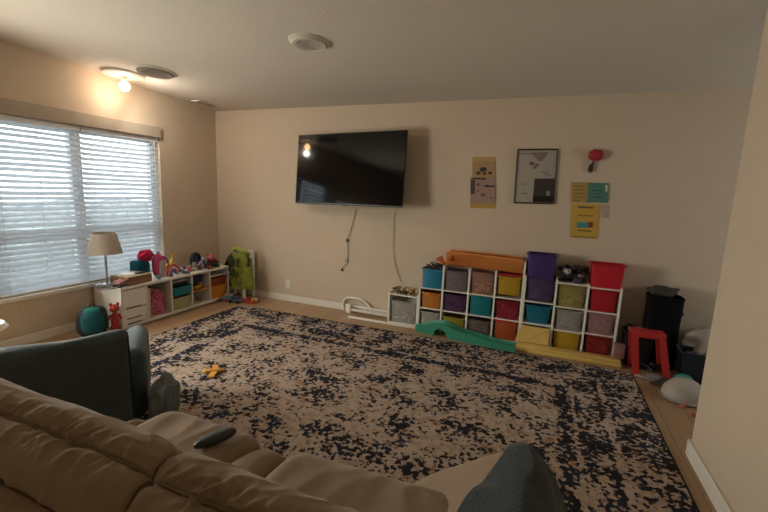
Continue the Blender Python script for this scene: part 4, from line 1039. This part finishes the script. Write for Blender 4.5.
# ---------------------------------------------------------------- right hand pile
t = thing('step_stool', 'red plastic step stool standing open beside the shelves', 'stool', (.925, 4.0, 0), R(0))
RD = pl('b5302c', .4)
for x0_, x1_, y in ((-.115, -.05, -.05), (.10, .14, -.05)):
    for yy, lean in ((-.05, -.05), (.07, .05)):
        bm = B(); sx = (x1_-x0_)*.7
        g = [(x0_-.03, x0_+.035), (x1_-.035, x1_+.03)][0]
        c0, c1 = (x0_+x1_)/2-.02, (x0_+x1_)/2+.02+(.03 if x0_ > 0 else 0)
        pts = []
        for z, c in ((.36, c0), (0, c1)):
            for dx, dy in ((-.026, -.011), (.026, -.011), (.026, .011), (-.026, .011)): pts.append(bm.verts.new((c+dx, yy+lean*(1-z/.36)+dy, z)))
        for f_ in ((0, 1, 2, 3), (7, 6, 5, 4), (0, 4, 5, 1), (1, 5, 6, 2), (2, 6, 7, 3), (3, 7, 4, 0)): bm.faces.new([pts[q] for q in f_])
        obj('leg', bm, RD, t)
    
for yy in (-.05, .07):
    bm = B(); bm_box(bm, -.128, .128, yy-.013, yy+.013, .335, .37, .008); obj('crossbar', bm, RD, t, True)
bm = B(); bm_box(bm, -.132, .132, -.062, .082, .362, .385, .008, 3); obj('top', bm, RD, t, True)
t = thing('black_hamper', 'tall black fabric hamper against the back wall behind the red stool', 'hamper', (1.08, 4.265, 0), R(2))
bm = B()
def hamper(u, v):
    a = 2*PI*u; q = Vector((math.copysign(abs(math.cos(a))**.5, math.cos(a))*.135, math.copysign(abs(math.sin(a))**.5, math.sin(a))*.115))
    k = 1+.03*noise.noise(Vector((math.cos(a)*2, math.sin(a)*2, v*4)))-.06*math.sin(v*PI)*.4
    return Vector((q.x*k, q.y*k, .665*v))
bm_grid(bm, hamper, 48, 20); bmesh.ops.holes_fill(bm, edges=bm.edges[:], sides=80); bmesh.ops.remove_doubles(bm, verts=bm.verts, dist=.0005)
MB_ = fab('100f12'); obj('body', bm, MB_, t, True)
bm = B(); bm_tube(bm, [hamper(k/48, .985)*1 for k in range(49)], .008, 6, cap=False); obj('rim', bm, MB_, t, True)
bm = B(); bm_tube(bm, [(.13, -.03, .56), (.155, 0, .50), (.13, .03, .56)], .008, 6, 4); obj('handle', bm, MB_, t, True)
bm = B(); bm_blob(bm, (1.06, 4.26, .705), (.11, .09, .045), 24, .9, .4, 4)
tag(obj('grey_cloth', bm, fab('4a4640'), smooth=True), 'crumpled grey cloth piled on top of the black hamper', 'cloth')
# bags and bins to the right
bm = B(); bm_blob(bm, (1.50, 4.20, .22), (.26, .15, .225), 40, .8, .28, 9)
for v in bm.verts: v.co.z = max(v.co.z, .002)
tag(obj('plastic_bag', bm, mat('white_film', (.36, .31, .26), .5, .2, 10, .5), smooth=True, auto=False), 'crumpled whitish plastic bag right of the black hamper', 'bag')
t = make_bin('toy_tub', 'wide dark navy tub full of toys in front of the whitish bag', pl('17202a'), (1.38, 4.0, 0), .40, .20, .27, R(-5), cat='tub', rim=pl('232c38'))
jumble('small_toys', 'heaped in the dark navy tub', 1.22, 1.54, 3.92, 4.07, .20, .11, 40, ['5a4a5a', '8a8488', '3a3840', 'a0606a', '2a2a30', '6a7078'], 44, s=.022)
jumble('small_toys', 'heaped in the dark bin behind the red stool', .80, 1.00, 4.14, 4.28, .30, .09, 30, ['7a2a2c', '2a2224', '9a8a84', '5a3a44', '1e1a1c'], 45, s=.022)
t = make_bin('storage_bin', 'dark bin behind the red stool under the red and white toys', pl('1c181a'), (.90, 4.20, 0), .22, .19, .32, 0)
ball('toy_bowl', 'upturned turquoise toy bowl between the tub and white helmet', 'toy', pl('2f8f80'), (1.18, 3.815, 0), .065, (1.1, .9, .9))
def slipper(label, c, rz, m1, m2):
    t = thing('slipper', label, 'slipper', c, rz)
    bm = B(); bm_blob(bm, (0, 0, .010), (.11, .042, .011), 24, .85); obj('sole', bm, m2, t, True)
    bm = B(); bm_blob(bm, (.04, 0, .028), (.065, .042, .026), 20, .8, .1, 2); obj('upper', bm, m1, t, True)
slipper('pale grey slipper lying left on the floor beside the rug', (.95, 3.88, .0), R(-15), pl('7a7068'), pl('a09486'))
slipper('dark brown slipper lying beside the pale grey slipper', (1.04, 3.80, .0), R(25), pl('3a2a26'), pl('4a3a34'))
ball('pink_ball', 'small pink ball beside the dark brown slipper', 'ball', pl('b5606a'), (1.06, 3.60, 0), .02)
t = thing('toy_helmet', 'grey-white toy helmet lying on its side near the partition wall', 'helmet', (1.13, 3.60, 0), R(15))
def shell(u, v):
    a = 2*PI*u; b = .15+(PI/2-.0)*v*.95; r = .15
    return Vector((r*1.0*math.cos(a)*math.cos(b-.15), r*.95*math.sin(a)*math.cos(b-.15), .012+.15*math.sin(b-.15)))
bm = B(); bm_grid(bm, shell, 36, 14, .004); obj('shell', bm, pl('ddd3c4', .5), t, True, auto=False)
bm = B(); bm_tube(bm, [(.155*math.cos(2*PI*k/32), .148*math.sin(2*PI*k/32), .012) for k in range(33)], .010, 8, cap=False); obj('brim', bm, pl('8c8274', .5), t, True)
t = thing('pink_loop_handle', 'coral pink looped toy handle lying at the foot of the partition', 'toy', (1.15, 3.41, .0), R(60))
bm = B(); bm_tube(bm, [(-.10, -.02, .012), (-.02, -.045, .014), (.08, -.02, .012), (.07, .04, .014), (.0, .065, .013), (-.05, .075, .012)], .011, 8, 6); obj('loop', bm, pl('c9605a'), t, True)
bm = B(); bm_blob(bm, (-.10, -.02, .014), (.02, .016, .014), 12); obj('grip', bm, pl('b04a4a'), t, True)
jumble('small_toys', 'on the floor under the red stool', .86, 1.08, 4.05, 4.10, .004, .10, 16, ['1e1a1c', '2a2224', '3a3436'], 46, s=.02)
# ---------------------------------------------------------------- orange toy on the rug
t = thing('toy_plane', 'orange toy plane lying alone on the rug in front of the armchair', 'toy airplane', (-2.33, 2.33, .0125), R(35))
OY = pl('dd9a3c', .5)
bm = B(); bm_blob(bm, (0, 0, .018), (.085, .02, .016), 20, .9); obj('fuselage', bm, OY, t, True)
bm = B(); bm_prism(bm, [(-.03, -.11), (.015, -.11), (.035, 0), (.015, .11), (-.03, .11), (-.01, 0)], 'z', .012, .020); obj('wing', bm, OY, t)
bm = B(); bm_prism(bm, [(-.085, -.04), (-.06, -.04), (-.055, 0), (-.06, .04), (-.085, .04)], 'z', .018, .024); obj('tail', bm, pl('c9b45a'), t)
